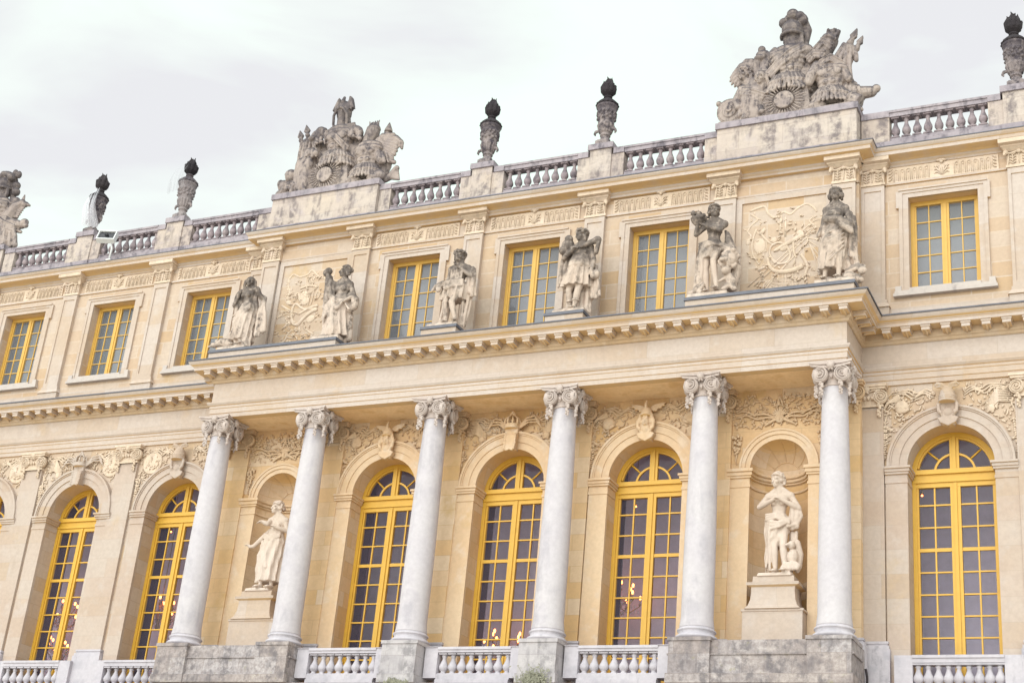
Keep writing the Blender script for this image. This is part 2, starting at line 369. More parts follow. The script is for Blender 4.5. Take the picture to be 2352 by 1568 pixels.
# ground storey below the frame and the podium of the portico
b = MBd(); b.box(XL, -9.95, -.9, .5, GZ, -1.26); b.box(9.95, XR, -.9, .5, GZ, -1.26); b.obj('basement_wall', MB_, palace)
b = MBd()
b.box(-9.93, 9.93, -1.93, .5, GZ, -1.2)
for s in (-1, 1):
    x0, x1 = sorted((s * 9.93, s * 5.46)); b.box(x0, x1, -1.90, YC - .3, -1.2, -.16)
    x0, x1 = sorted((s * 9.97, s * 5.42)); b.box(x0, x1, -1.94, -1.0, -.52, -.48); b.box(x0, x1, -2.02, -1.0, -1.2, -.98)
b.obj('podium', MB_, palace)

# ------------------------------------------------------------------ entablature
PATH = [(XL, -.1), (-XE - .02, -.1), (-XE - .02, -1.80), (XE + .02, -1.80), (XE + .02, -.1), (XR, -.1)]
b = MBd(); b.sweep(PATH, [(-.3, 6.86), (-.045, 6.86), (-.045, 6.99), (-.02, 7.0), (-.02, 7.15), (.0, 7.16), (.0, 7.24), (.03, 7.25), (.07, 7.31), (.07, 7.345), (.0, 7.35), (-.3, 7.35)])
b.obj('architrave', MT, palace)
b = MBd(); b.sweep(PATH, [(-.3, 7.352), (-.03, 7.352), (-.03, 7.985), (-.3, 7.985)]); b.obj('frieze', MT, palace)
b = MBd(); b.sweep(PATH, [(-.3, 8.277), (.47, 8.277), (.47, 8.37), (.49, 8.38), (.50, 8.40), (.57, 8.44), (.61, 8.49), (.62, 8.52), (.62, 8.545), (-.3, 8.60)])
cornice = b.obj('cornice', MT, palace)
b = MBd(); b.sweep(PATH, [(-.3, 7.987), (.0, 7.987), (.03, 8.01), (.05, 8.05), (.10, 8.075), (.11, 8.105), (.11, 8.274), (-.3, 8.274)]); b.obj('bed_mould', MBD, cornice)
b = MBd(); b.sweep(PATH, [(-.3, 8.604), (.0, 8.585), (.615, 8.55), (.655, 8.535), (.66, 8.56), (.6, 8.60), (-.3, 8.66)]); b.obj('lead_flashing', ML, cornice)
# brackets under the cornice
b = MBd()
b.box(-.105, .105, -.43, -.105, 8.135, 8.273); b.box(-.125, .125, -.452, -.10, 8.225, 8.268)
b.tube([(0, -.40, 8.15), (0, -.2, 8.125), (0, -.13, 8.10)], [.03, .035, .03], 6)
bk = None
def put_bracket(x, y, rz):
    global bk
    if bk is None: bk = b.obj('bracket', MT, cornice); o = bk
    else: o = dup(bk, cornice)
    o.location = (x, y, 0); o.rotation_euler = (0, 0, rz)
n = 40
for i in range(n + 1): put_bracket(-XE + .0 + (2 * XE) * i / n, -1.80, 0)
for s in (-1, 1):
    for k in range(3): put_bracket(s * (XE + .02), -.62 - k * .5, s * pi / 2)
for i in range(18): put_bracket(XE + .72 + .5 * i if i < 9 else -XE - .72 - .5 * (i - 9), -.1, 0)
for i in range(13): put_bracket(-XE - .72 - .5 * (i + 9), -.1, 0)
# portico ceiling
b = MBd(); b.box(-XE + .25, XE - .25, -1.52, YC - .002, 6.87, 6.95); b.obj('portico_ceiling', MS, palace)
# attic cornice
PA = [(XL, 0), (-XE - .03, 0), (-XE - .03, YC - .10), (XE + .03, YC - .10), (XE + .03, 0), (XR, 0)]
b = MBd(); b.sweep(PA, [(-.3, 13.36), (.02, 13.36), (.03, 13.42), (.07, 13.46), (.09, 13.50), (.16, 13.53), (.30, 13.545), (.40, 13.56), (.40, 13.66), (.43, 13.68), (.47, 13.73), (.48, 13.775), (-.3, 13.79)])
acor = b.obj('attic_cornice', MT, palace)
b = MBd(); b.sweep(PA, [(-.3, 13.794), (.475, 13.78), (.50, 13.775), (.50, 13.80), (.1, 13.86), (-.3, 13.86)]); b.obj('lead_flashing', ML, acor)
# string course and plinth band of the attic
b = MBd()
for x0, x1, y in ((XL, -XE - .02, 0), (XE + .02, XR, 0)):
    b.box(x0, x1, y - .06, y + .1, 8.62, 9.05); b.box(x0, x1, y - .05, y + .1, 12.80, 12.86)
b.box(-XE, XE, YC - .06, YC + .1, 8.62, 9.05); b.box(-XE, XE, YC - .05, YC + .1, 12.80, 12.86)
b.obj('string_course', MT, palace)

# ------------------------------------------------------------------ fluted frieze between the attic pilasters
def fluted(cx, y):
    b = MBd(); w = 1.48
    b.box(cx - w, cx + w, y - .035, y + .05, 12.87, 13.33)
    xs = [-1.22 + .165 * i for i in range(6)]; xs += [-x for x in xs]
    for x in xs:
        p = [(cx + x - .055, y - .05, 12.90), (cx + x - .055, y - .05, 13.2)] + [(cx + x + .055 * cos(R(a)), y - .05, 13.2 + .06 * sin(R(a))) for a in (135, 90, 45)] + [(cx + x + .055, y - .05, 13.2), (cx + x + .055, y - .05, 12.90)]
        b.tube(p, .013, 5)
        b.tube([(cx + x, y - .04, 12.91), (cx + x, y - .04, 13.12)], .009, 5)
        b.ell((cx + x, y - .045, 13.17), (.022, .03, .03), n=6, m=4)
    for s in (-1, 1):
        for k in range(4):
            b.tube([(cx + s * 1.43, y - .05, 12.92 + .1 * k), (cx + s * 1.36, y - .075, 12.96 + .1 * k), (cx + s * 1.32, y - .05, 13.03 + .09 * k)], [.012, .02, .010], 5)
    b.ell((cx, y - .04, 13.11), (.10, .03, .13), n=10)
    for k in range(5): b.tube([(cx, y - .05, 12.92), (cx + .05 * (k - 2), y - .075, 13.08), (cx + .09 * (k - 2), y - .05, 13.22)], [.012, .025, .012], 5)
    for s in (-1, 1):
        for k in range(3): b.stube([(cx + s * .03, y - .04, 12.93 + .09 * k), (cx + s * .13, y - .06, 13.02 + .09 * k), (cx + s * .20, y - .045, 12.98 + .11 * k)], [.012, .022, .010], 5)
    b.ell((cx, y - .07, 13.36), (.15, .06, .04)); b.ell((cx, y - .08, 13.32), (.05, .04, .05))
    return b.obj('fluted_frieze', MC, palace)
for c in WC: fluted(c, YC)
for c in WW: fluted(c, 0)

# ------------------------------------------------------------------ attic pilasters
def attic_pilaster(x, y, hw=.315):
    b = MBd()
    b.box(x - hw, x + hw, y - .10, y + .1, 9.05, 12.80)
    # raised border leaving a sunk panel
    for x0, x1, z0, z1 in ((x - hw, x - hw + .085, 9.3, 12.78), (x + hw - .085, x + hw, 9.3, 12.78), (x - hw + .085, x + hw - .085, 12.62, 12.78), (x - hw + .085, x + hw - .085, 9.3, 9.45)):
        b.box(x0, x1, y - .13, y - .099, z0, z1)
    p = b.obj('attic_pilaster', MT, palace)
    b = MBd(); b.box(x - hw - .1, x + hw + .1, y - .18, y + .1, 8.62, 9.06)
    b.frus(x - hw - .13, x + hw + .13, y - .22, y + .1, 9.06, x - hw - .05, x + hw + .05, y - .15, y + .1, 9.20); b.box(x - hw - .04, x + hw + .04, y - .14, y + .1, 9.20, 9.30)
    b.obj('pilaster_base', MT, p)
    b = MBd()
    b.box(x - hw - .03, x + hw + .03, y - .145, y + .1, 12.80, 12.875)
    b.box(x - hw, x + hw, y - .125, y + .1, 12.875, 13.27)
    for k in (-.16, .16):           # acanthus stems
        for j in range(4):
            z = 12.90 + .085 * j
            for s in (-1, 1): b.tube([(x + k, y - .14, z), (x + k + s * .06, y - .165, z + .05), (x + k + s * .085, y - .14, z + .03)], [.013, .018, .009], 5)
        b.tube([(x + k, y - .14, 12.88), (x + k, y - .155, 13.24)], .014, 5)
    for k in (-.27, 0, .27): b.tube([(x + k, y - .13, 12.88), (x + k, y - .145, 13.2)], .018, 5)
    for s in (-1, 1):               # corner scrolls and garland
        b.ell((x + s * (hw + .02), y - .17, 13.25), (.07, .06, .075)); b.ell((x + s * (hw + .05), y - .2, 13.18), (.04, .04, .05))
    b.tube([(x + hw * cos(R(a)), y - .16, 13.27 - .06 * abs(sin(R(a * 2)))) for a in range(180, -1, -15)], .035, 6)
    b.ell((x, y - .17, 13.25), (.07, .05, .06))
    b.frus(x - hw - .02, x + hw + .02, y - .15, y + .1, 13.28, x - hw - .12, x + hw + .12, y - .26, y + .1, 13.37)
    b.box(x - hw - .13, x + hw + .13, y - .28, y + .1, 13.37, 13.43)
    b.box(x - hw - .18, x + hw + .18, y - .40, y + .1, 13.43, 13.55)
    b.obj('pilaster_capital', MC, p)
    return p
for x in COLX: attic_pilaster(x + (.02 if abs(x) < 9 else 0), YC)
for x in WPIL: attic_pilaster(x, 0)

# ------------------------------------------------------------------ attic windows
def bar(b, x0, x1, z0, z1, y0, y1): b.box(x0, x1, y0, y1, z0, z1)
def attic_window_mesh():
    b = MBd(); W2 = WH - .002; B, T = WB + .0, WT - .002
    for s in (-1, 1):
        x0, x1 = sorted((s * W2, s * (W2 - .10))); b.box(x0, x1, -.06, .06, B, T)
        x0, x1 = sorted((s * (W2 - .10), s * (W2 - .15))); b.box(x0, x1, -.03, .05, B + .08, T - .1)
    b.box(-W2 + .10, W2 - .10, -.06, .06, T - .12, T); b.box(-W2 + .1, W2 - .1, -.06, .06, B, B + .08)
    b.box(-.105, .105, -.05, .05, B + .08, T - .12); b.box(-.035, .035, -.075, -.049, B + .08, T - .12)
    for s in (-1, 1):
        xm = s * (.105 + (W2 - .15)) / 2; b.box(xm - .014, xm + .014, -.025, .025, B + .08, T - .12)
        for k in range(1, 5):
            z = B + .08 + (T - .2 - B) * k / 5; x0, x1 = sorted((s * .105, s * (W2 - .15))); b.box(x0, x1, -.022, .022, z - .014, z + .014)
    return b.mesh('window_frame')
awm = attic_window_mesh(); apm = MBd().add([(-WH, 0, WB), (WH, 0, WB), (WH, 0, WT), (-WH, 0, WT)], [(0, 1, 2, 3)], False).mesh('pane')
def surround_mesh(sill):
    b = MBd(); o = WH + .28
    # two fasciae with ears at the upper corners
    def frame(w0, w1, y0, zt0, zt1, zb):
        b.poly([[(-w1, zb), (-w0, zb), (-w0, zt0), (w0, zt0), (w0, zb), (w1, zb), (w1, zt1), (-w1, zt1)]], y0, .02)
    zb = 9.5 if sill else 8.62
    frame(WH - .001, WH + .15, -.045, WT, WT + .13, zb)
    frame(WH + .151, WH + .245, -.07, WT + .131, WT + .21, zb)
    for s in (-1, 1):
        x0, x1 = sorted((s * (WH + .246), s * (WH + .32))); b.box(x0, x1, -.07, .02, WT - .28, WT + .21)
        b.box(min(x0, x1) + .0, max(x0, x1), -.085, .02, WT - .31, WT - .282)
    b.box(-o + .03, o - .03, -.10, .02, WT + .212, WT + .26)
    return b.mesh('stone_surround')
sw, sc_ = surround_mesh(True), surround_mesh(False)
b = MBd(); b.box(-1.33, 1.33, -.15, .2, 9.36, 9.44); b.box(-1.30, 1.30, -.12, .2, 9.44, 9.52); b.box(-.91, .91, -.09, .25, 9.52, 9.60)
for s in (-1, 1): b.box(s * 1.2 - .08, s * 1.2 + .08, -.11, .0, 9.52, 9.66)
sillm = b.mesh('sill')
b = MBd(); b.box(-WH - .9, WH + .3, 0, .02, WB - .2, WT + .9); blm = b.mesh('blind')
for c, y in [(c, YC) for c in WC] + [(c, 0) for c in WW]:
    w = link('attic_window', awm, MYA, palace, (c, y + .34, 0))
    link('pane', apm, MGA, w, (0, .005, 0)); link('blind', blm, MBL, w, (0, .85, 0))
    link('stone_surround', sc_ if y else sw, MT, w, (0, -.34, 0))
    if not y: link('sill', sillm, MSL, w, (0, -.34, 0))

# ------------------------------------------------------------------ arched windows
ZB = -1.14
def arched_frame():
    b = MBd(); w = RI - .003; top = ZS
    for s in (-1, 1):
        x0, x1 = sorted((s * w, s * (w - .10))); b.box(x0, x1, -.08, .08, ZB, 4.36)
        x0, x1 = sorted((s * (w - .10), s * (w - .155))); b.box(x0, x1, -.04, .05, ZB + .1, 4.30)
    b.box(-w + .1, w - .1, -.06, .06, ZB, ZB + .5); b.box(-w + .1, w - .1, -.06, .06, 4.24, 4.36)
    b.box(-w, w, -.10, .08, 4.36, 4.44); b.box(-w, w, -.06, .08, 4.44, 4.58); b.box(-w, w, -.12, .08, 4.58, 4.70)
    # arch ring and lunette bars
    def ring(r0, r1, y0, y1):
        lo = arc(0, ZS, r1, 4 if r1 > 1 else 9, 176 if r1 > 1 else 171, 28); li = arc(0, ZS, r0, 4 if r1 > 1 else 9, 176 if r1 > 1 else 171, 28)
        b.poly([lo + li[::-1]], y0, y1)
    ring(w - .12, w, -.08, .08); ring(w - .17, w - .121, -.04, .05); ring(.47, .525, -.03, .03)
    b.box(-.115, .115, -.055, .05, 4.70, ZS + w - .1); b.box(-.04, .04, -.09, -.054, 4.70, ZS + w - .05)
    for a in (42, 138):
        p0 = (.52 * cos(R(a)), 0, ZS + .52 * sin(R(a))); p1 = ((w - .15) * cos(R(a)), 0, ZS + (w - .15) * sin(R(a)))
        b.tube([p0, p1], .030, 4)
    b.box(-.125, .125, -.055, .05, ZB + .5, 4.24); b.box(-.04, .04, -.09, -.054, ZB, 4.34)
    zs = [3.78, 3.20, 2.62, 2.05, 1.49, .95, .42, -.12]
    for s in (-1, 1):
        xm = s * (.125 + w - .155) / 2; b.box(xm - .020, xm + .020, -.028, .028, ZB + .5, 4.24)
        x0, x1 = sorted((s * .125, s * (w - .155)))
        for z in zs:
            h = .045 if z == 2.62 else .019; b.box(x0, x1, -.026, .026, z - h, z + h)
    return b.mesh('window_frame')
afm = arched_frame()
pb = MBd(); pb.poly([[(-RI, ZB), (RI, ZB)] + arc(0, ZS, RI, 0, 180, 28)], 0, .004); agm = pb.mesh('pane')
def arch_surround():
    b = MBd()
    def ring(r0, r1, y0): b.poly([arc(0, ZS, r1, 0, 180, 36) + arc(0, ZS, r0, 180, 0, 36)], y0, .03)
    ring(RI - .001, RI + .20, -.07); ring(RI + .201, RI + .40, -.10); ring(RI + .401, RX - .06, -.13); ring(RX - .059, RX, -.16)
    for s in (-1, 1):                                     # piers and imposts
        x0, x1 = sorted((s * (RI - .001), s * 1.60)); b.box(x0, x1, -.075, .03, ZB - .1, 4.19)
        for z0, z1, d in ((4.19, 4.26, .02), (4.26, 4.42, .0), (4.42, 4.48, .05), (4.48, 4.56, .08), (4.56, 4.617, .12)):
            x0, x1 = sorted((s * (RI - .001 - d * .8), s * 1.615)); b.box(x0, x1, -.075 - d, .50, z0, z1)
    return b.mesh('arch_surround')
asm_ = arch_surround()
def keystone(kind, rnd):
    b = MBd(); z0, z1 = ZS + RI - .10, ZS + RX + .10
    b.frus(-.17, .17, -.22, .02, z0, -.24, .24, -.28, .02, z1)
    if kind in ('helmet', 'mask'):
        # scrolls down both sides of the block and a scalloped tongue under it
        for s in (-1, 1):
            b.chain([(s * .20, -.27, 6.28), (s * .265, -.29, 6.14), (s * .25, -.30, 5.96), (s * .17, -.29, 5.86)], [.05, .06, .055, .035], 8)
            b.ell((s * .20, -.31, 5.93), (.055, .05, .06))
        b.poly([[(-.30, 5.78), (-.22, 5.64), (-.12, 5.60), (0, 5.54), (.12, 5.60), (.22, 5.64), (.30, 5.78), (.15, 5.84), (-.15, 5.84)]], -.29, -.1, True)
        b.ell((0, -.28, 5.95), (.14, .06, .13))
    if kind == 'helmet':
        T = MBd()
        b.lathe([(.215, 6.20), (.235, 6.26), (.24, 6.36), (.21, 6.52), (.13, 6.62), (.03, 6.66)], (0, -.27, 0), 20, 1, .95)
        for q in (6.27, 6.33, 6.39): b.tube([(.25 * cos(R(a)), -.27 - .24 * abs(sin(R(a))), q - .03 * abs(sin(R(a)))) for a in range(180, 361, 20)], .016, 6)
        b.tube([(.24 * cos(R(a)), -.27 - .26 * abs(sin(R(a))), 6.22) for a in range(180, 361, 20)], .03, 7)
        for s in (-1, 1):
            b.chain([(0, -.30, 6.62), (s * .14, -.33, 6.72), (s * .27, -.33, 6.76), (s * .35, -.31, 6.70)], [.06, .065, .05, .025], 8)
            b.chain([(s * .05, -.3, 6.60), (s * .18, -.32, 6.66), (s * .30, -.31, 6.66)], [.05, .045, .02], 8)
    elif kind == 'mask':
        b.ell((0, -.30, 6.14), (.125, .11, .17)); b.cap((0, -.405, 6.18), (0, -.425, 6.09), .018, .03); b.ell((0, -.39, 6.03), (.05, .03, .018))
        for s in (-1, 1):
            b.ell((s * .055, -.39, 6.20), (.03, .02, .02)); b.tube([(s * .02, -.395, 6.245), (s * .10, -.37, 6.25)], .018, 6)
            b.chain([(s * .12, -.28, 6.42), (s * .19, -.28, 6.32), (s * .185, -.28, 6.12)], [.05, .06, .04], 8)
            b.poly([[(s * .05, 6.58), (s * .16, 6.70), (s * .36, 6.74), (s * .60, 6.76), (s * .52, 6.70), (s * .58, 6.66), (s * .44, 6.64), (s * .46, 6.58), (s * .32, 6.58), (s * .30, 6.50), (s * .18, 6.50)]], -.17, -.08, True)
        b.lathe([(.17, 6.30), (.19, 6.34), (.18, 6.44), (.12, 6.56), (.03, 6.62)], (0, -.25, 0), 16, 1, .9); b.tube([(.19 * cos(R(a)), -.25 - .19 * abs(sin(R(a))), 6.31 + .03 * abs(sin(R(a)))) for a in range(180, 361, 20)], .028, 7)
        b.chain([(0, -.34, 6.50), (0, -.36, 6.64), (.02, -.32, 6.78)], [.05, .05, .03], 8)
    elif kind == 'crown':
        b.lathe([(.25, 6.24), (.27, 6.28), (.25, 6.33), (.27, 6.38)], (0, -.26, 0), 18, 1, .7)
        for k in range(9):
            a = 2 * pi * k / 9 + .2; x, y = .26 * cos(a), -.26 + .18 * sin(a)
            b.ell((x, y, 6.45), (.045, .035, .07)); b.ell((x, y, 6.53), .03, n=6, m=5); b.chain([(x, y, 6.42), (x * .85, -.26 + .15 * sin(a), 6.58), (x * .35, -.26 + .06 * sin(a), 6.66)], [.03, .025, .025], 6)
        for dx, dz in ((0, .07), (-.06, 0), (.06, 0)): b.ell((dx, -.27, 6.70 + dz), .055)
        b.poly([[(-.19, 5.56), (-.12, 5.52), (0, 5.56), (.12, 5.52), (.19, 5.56), (.24, 6.08), (.12, 6.04), (-.12, 6.04), (-.24, 6.08)]], -.34, -.2, True)
        for s in (-1, 1):
            for k in range(6): b.ell((s * .19 + rnd.uniform(-.02, .02), -.35, 5.58 + .09 * k), (.045, .04, .045), n=7, m=5)
            for j in range(3): b.chain([(s * .26, -.2, 6.36 - .05 * j), (s * (.46 + .04 * j), -.16, 6.60 - .07 * j), (s * (.72 + .06 * j), -.12, 6.66 - .10 * j), (s * (.92 + .05 * j), -.10, 6.48 - .11 * j)], [.022, .03, .03, .015], 6)
    b.v = [(x * .86, y * .88, 6.0 + (z - 6.0) * .93) for x, y, z in b.v]
    return carve(b, .016, 1, 'keystone_carving')
rnd = random.Random(5)
KM = {k: keystone(k, rnd) for k in ('helmet', 'mask', 'crown')}
def low_relief(r, b, inside, n, Y, x0, x1, z0, z1, big=.075):
    """leaves, petals and tendrils in low relief over the region where inside(x, z)"""
    k = 0
    while k < n:
        x, z = r.uniform(x0, x1), r.uniform(z0, z1)
        if not inside(x, z): continue
        k += 1; u = r.random(); an = r.uniform(0, 180)
        if u < .80: b.ell((x, Y - r.uniform(0, .04), z), (r.uniform(.03, big), r.uniform(.02, .045), r.uniform(.015, .03)), (0, an, 0), 7, 5)
        else:
            l = r.uniform(.06, .13); dx, dz = l * cos(R(an)), l * sin(R(an)); c = r.uniform(-.08, .08)
            p = [(x - dx, Y, z - dz), (x - c * sin(R(an)), Y - .035, z + c * cos(R(an))), (x + dx, Y, z + dz)]
            if all(inside(q[0], q[2]) for q in p): b.tube(p, [.012, .026, .01], 6)
def spandrel(seed, s):
    """carved shield or helmet, leaves, ribbons and a hanging garland on one side of an arch"""
    r = random.Random(seed); b = MBd(); Y = -.025
    ins = lambda x, z: .34 < abs(x) < 1.66 and z < 6.76 and z > 4.9 and math.hypot(x, z - ZS) > RX + .07 and x * s > 0
    k = seed % 3; cx, cz = s * 1.18, 6.24
    if k == 0:      # round shield
        b.rings([[(cx + q * cos(2 * pi * j / 24), Y - d, cz + q * 1.02 * sin(2 * pi * j / 24)) for j in range(24)] for q, d in ((.37, -.02), (.37, .03), (.34, .055), (.31, .04), (.1, .05), (.05, .07))])
        low_relief(r, b, lambda x, z: math.hypot(x - cx, z - cz) < .26, 26, Y - .045, cx - .3, cx + .3, cz - .3, cz + .3, .06)
    elif k == 1:    # plumed helmet seen from the side
        b.ell((cx, Y - .02, cz), (.19, .09, .19)); b.ell((cx - s * .10, Y - .05, cz - .11), (.12, .07, .05), (0, s * 25, 0)); b.tube([(cx - s * .2, Y - .07, cz - .06), (cx, Y - .1, cz - .01), (cx + s * .2, Y - .06, cz - .04)], .02, 6)
        for j in range(9): b.tube([(cx + s * .02, Y - .03, cz + .17), (cx + s * (.08 + .035 * j), Y - .07, cz + .34 - .025 * j), (cx + s * (.18 + .04 * j), Y - .03, cz + .34 - .06 * j)], [.02, .032, .016], 6)
    else:           # sheaf of pikes over a wing
        for j in range(9): b.tube([(cx - s * .3, Y - .02, cz - .30 + .025 * j), (cx + s * .02, Y - .06, cz - .02 + .045 * j), (cx + s * .42, Y - .02, cz - .06 + .055 * j)], [.016, .026, .014], 6)
        b.ell((cx - s * .16, Y - .05, cz - .20), (.10, .05, .10)); b.tube([(cx - s * .4, Y - .03, cz - .1), (cx + s * .4, Y - .05, cz + .45)], .018, 6)
    for j in range(3):
        b.stube([(s * .36, Y, 6.56 - .06 * j), (s * (.55 + .04 * j), Y - .04, 6.68 - .05 * j), (s * (.78 + .06 * j), Y - .02, 6.60 - .07 * j), (s * (1.0 + .06 * j), Y - .05, 6.70 - .05 * j), (s * 1.42, Y - .02, 6.66 - .06 * j)], [.014, .028, .022, .028, .012], 6)
    low_relief(r, b, ins, 120, Y, -1.66, 1.66, 5.2, 6.76)
    b.tube([(s * 1.62, Y - .01, 5.6), (s * 1.60, Y - .03, 5.9), (s * 1.5, Y - .02, 6.2), (s * 1.3, Y - .02, 6.4), (s * 1.2, Y - .02, 6.66)], .018, 6)
    z = 5.70
    while z > 4.85:            # hanging garland
        q = (z - 4.85) / .85
        for d in (-1, 0, 1): b.ell((s * 1.62 + d * (.015 + .045 * q) + r.uniform(-.015, .015), Y - .03 - .03 * q - .02 * (d == 0), z + r.uniform(-.015, .015)), (.02 + .022 * q, .035, .02 + .016 * q), (0, d * 40, 0), 6, 5)
        z -= .06
    b.v = [(x, y * .68 + .004, z) for x, y, z in b.v]
    return b.mesh('spandrel_carving')
SPM = [[spandrel(a, sd) for sd in (-1, 1)] for a in (3, 7, 11)]
SPM += [[SPM[1][0], SPM[2][1]], [SPM[0][0], SPM[1][1]], [SPM[2][0], SPM[0][1]]]
kinds = ['mask', 'crown', 'mask', 'helmet', 'crown', 'helmet', 'helmet']
for i, (c, y) in enumerate([(c, YC) for c in WC] + [(c, 0) for c in WL]):
    w = link('arched_window', afm, MY, palace, (c, y + .60, 0))
    link('pane', agm, MG, w, (0, .012, 0)); link('arch_surround', asm_, MTW if y else MTP, w, (0, -.60, 0))
    link('keystone_carving', KM[kinds[i]], MTW if y else MTP, w, (0, -.60, 0)); [link('spandrel_carving', sp, MCW if y else MC, w, (0, -.60, 0)) for sp in SPM[(i * 5 + 3) % 6]]

# ------------------------------------------------------------------ niches
def niche_shell():
    b = MBd(); r = .77; n = 20
    ang = [pi * i / n for i in range(n + 1)]
    b.add([(r * cos(a), .0 + r * sin(a), z) for z in (.02, 4.67) for a in ang], [(i, i + 1, n + 2 + i, n + 1 + i) for i in range(n)], True)
    vs = []; m = 8
    for k in range(m + 1):
        ph = pi / 2 * k / m
        vs += [(r * cos(a) * cos(ph), r * sin(a) * cos(ph), 4.67 + r * sin(ph)) for a in ang]
    b.add(vs, [(k * (n + 1) + i, k * (n + 1) + i + 1, (k + 1) * (n + 1) + i + 1, (k + 1) * (n + 1) + i) for k in range(m) for i in range(n)], True)
    b.add([(r * cos(a), r * sin(a), .021) for a in ang], [tuple(range(n + 1))], False)
    q = .766                                      # fan of joints round a half disc
    for a in (34, 62, 90, 118, 146):
        b.tube([(q * sin(R(p)) * cos(R(a)), q * cos(R(p)), 4.67 + q * sin(R(p)) * sin(R(a))) for p in range(29, 90, 10)], .010, 5)
    b.tube([(q * sin(R(29)) * cos(R(a)), q * cos(R(29)) - .004, 4.67 + q * sin(R(29)) * sin(R(a))) for a in range(4, 180, 8)], .014, 5)
    return b
def niche_trim():
    b = MBd()
    def ring(r0, r1, y0): b.poly([arc(0, 4.67, r1, 0, 180, 30) + arc(0, 4.67, r0, 180, 0, 30)], y0, .03)
    ring(.769, .90, -.05); ring(.901, 1.0, -.085); ring(1.001, 1.05, -.11)
    for s in (-1, 1):
        x0, x1 = sorted((s * .769, s * 1.30)); b.box(x0, x1, -.05, .03, .0, 4.17)
        for z0, z1, d in ((4.17, 4.24, .02), (4.24, 4.42, .0), (4.42, 4.48, .04), (4.48, 4.58, .07), (4.58, 4.665, .11)):
            x0, x1 = sorted((s * .769, s * 1.36)); b.box(x0, x1, -.05 - d, .03, z0, z1)
    n = 20                                        # the impost runs on round the inside
    for z0, z1, d in ((4.17, 4.24, .02), (4.42, 4.48, .04), (4.48, 4.58, .07), (4.58, 4.665, .10)):
        A = [(R(180 * i / n)) for i in range(n + 1)]
        out_ = [(.768 * cos(a), .768 * sin(a)) for a in A]; in_ = [((.768 - d) * cos(a), (.768 - d) * sin(a)) for a in A]
        vs = [(x, y, z0) for x, y in in_] + [(x, y, z1) for x, y in in_] + [(x, y, z0) for x, y in out_] + [(x, y, z1) for x, y in out_]
        for q in (-1, 1):
            x0, x1 = sorted((q * (.768 - d), q * .7695)); b.box(x0, x1, -.05 - d, .002, z0 + .001, z1 - .001)
        k = n + 1; b.add(vs, [(i, i + 1, k + i + 1, k + i) for i in range(n)] + [(2 * k + i, 2 * k + i + 1, i + 1, i) for i in range(n)] + [(k + i, k + i + 1, 3 * k + i + 1, 3 * k + i) for i in range(n)], True)
    return b
def niche_carving(seed):
    r = random.Random(seed); b = MBd(); Y = -.03
    ins = lambda x, z: abs(x) < 1.28 and z < 6.74 and math.hypot(x, z - 4.67) > 1.20 and z > 5.78
    low_relief(r, b, ins, 260, Y, -1.28, 1.28, 5.8, 6.74, .075)
    for s in (-1, 1):
        for j in range(2):
            b.stube([(s * .08, Y - .02, 5.98 + .03 * j), (s * (.3 + .06 * j), Y - .06, 6.06 + .09 * j), (s * (.62 + .06 * j), Y - .04, 6.04 + .13 * j), (s * (.9 + .06 * j), Y - .05, 6.16 + .12 * j), (s * 1.2, Y - .01, 6.1 + .14 * j)], [.018, .03, .025, .028, .012], 6)
        for j in range(46): z = r.uniform(5.08, 5.62); w = .04 + .11 * (z - 5.08) / .54; b.ell((s * (1.14 + r.uniform(-w, w)), Y - r.uniform(.02, .07), z), (.04, .04, .035), (0, r.uniform(0, 180), 0), 6, 5)
        b.tube([(s * 1.14, Y - .02, 5.1), (s * 1.17, Y - .02, 4.92), (s * 1.13, Y, 4.8)], [.03, .02, .01], 6)
        b.chain([(s * .1, Y - .05, 6.0), (s * .26, Y - .06, 5.92), (s * .40, Y - .03, 5.84)], [.04, .045, .02], 7)
    b.ell((0, Y - .05, 6.02), (.13, .07, .13)); b.cap((0, Y - .12, 6.04), (0, Y - .13, 5.98), .02, .025)
    for k in range(9): a = R(20 * k + 10); b.chain([(0, Y - .04, 6.1), (.2 * cos(a), Y - .06, 6.12 + .18 * sin(a))], [.03, .022], 6)
    b.tube([(-.1, Y, 6.3), (-.04, Y - .05, 6.5), (0, Y - .04, 6.68)], .025, 6); b.tube([(.1, Y, 6.3), (.04, Y - .05, 6.5), (0, Y - .04, 6.68)], .025, 6)
    b.v = [(x, y * .75 + .004, z) for x, y, z in b.v]
    return b.mesh('niche_carving')
nshell = niche_shell().mesh('niche'); ntrim = niche_trim().mesh('niche_surround')
for i, c in enumerate(NI):
    w = link('niche', nshell, MWC, palace, (c, YC, 0)); link('niche_surround', ntrim, MTW, w)
    link('niche_carving', niche_carving(21 + i), MCW, w)
    b = MBd(); b.box(-.76, .76, -.42, .25, -.15, .84); b.box(-.79, .79, -.44, .25, .80, .86)
    pr = [(.70, .861), (.62, .95), (.57, 1.1), (.55, 1.3), (.555, 1.42), (.66, 1.46), (.67, 1.53), (.53, 1.56), (.52, 1.70)]
    b.rings([[(-h, -.05 - h * .62, z), (h, -.05 - h * .62, z), (h, -.05 + h * .5, z), (-h, -.05 + h * .5, z)] for h, z in pr], False)
    b.obj('niche_pedestal', MT, w)

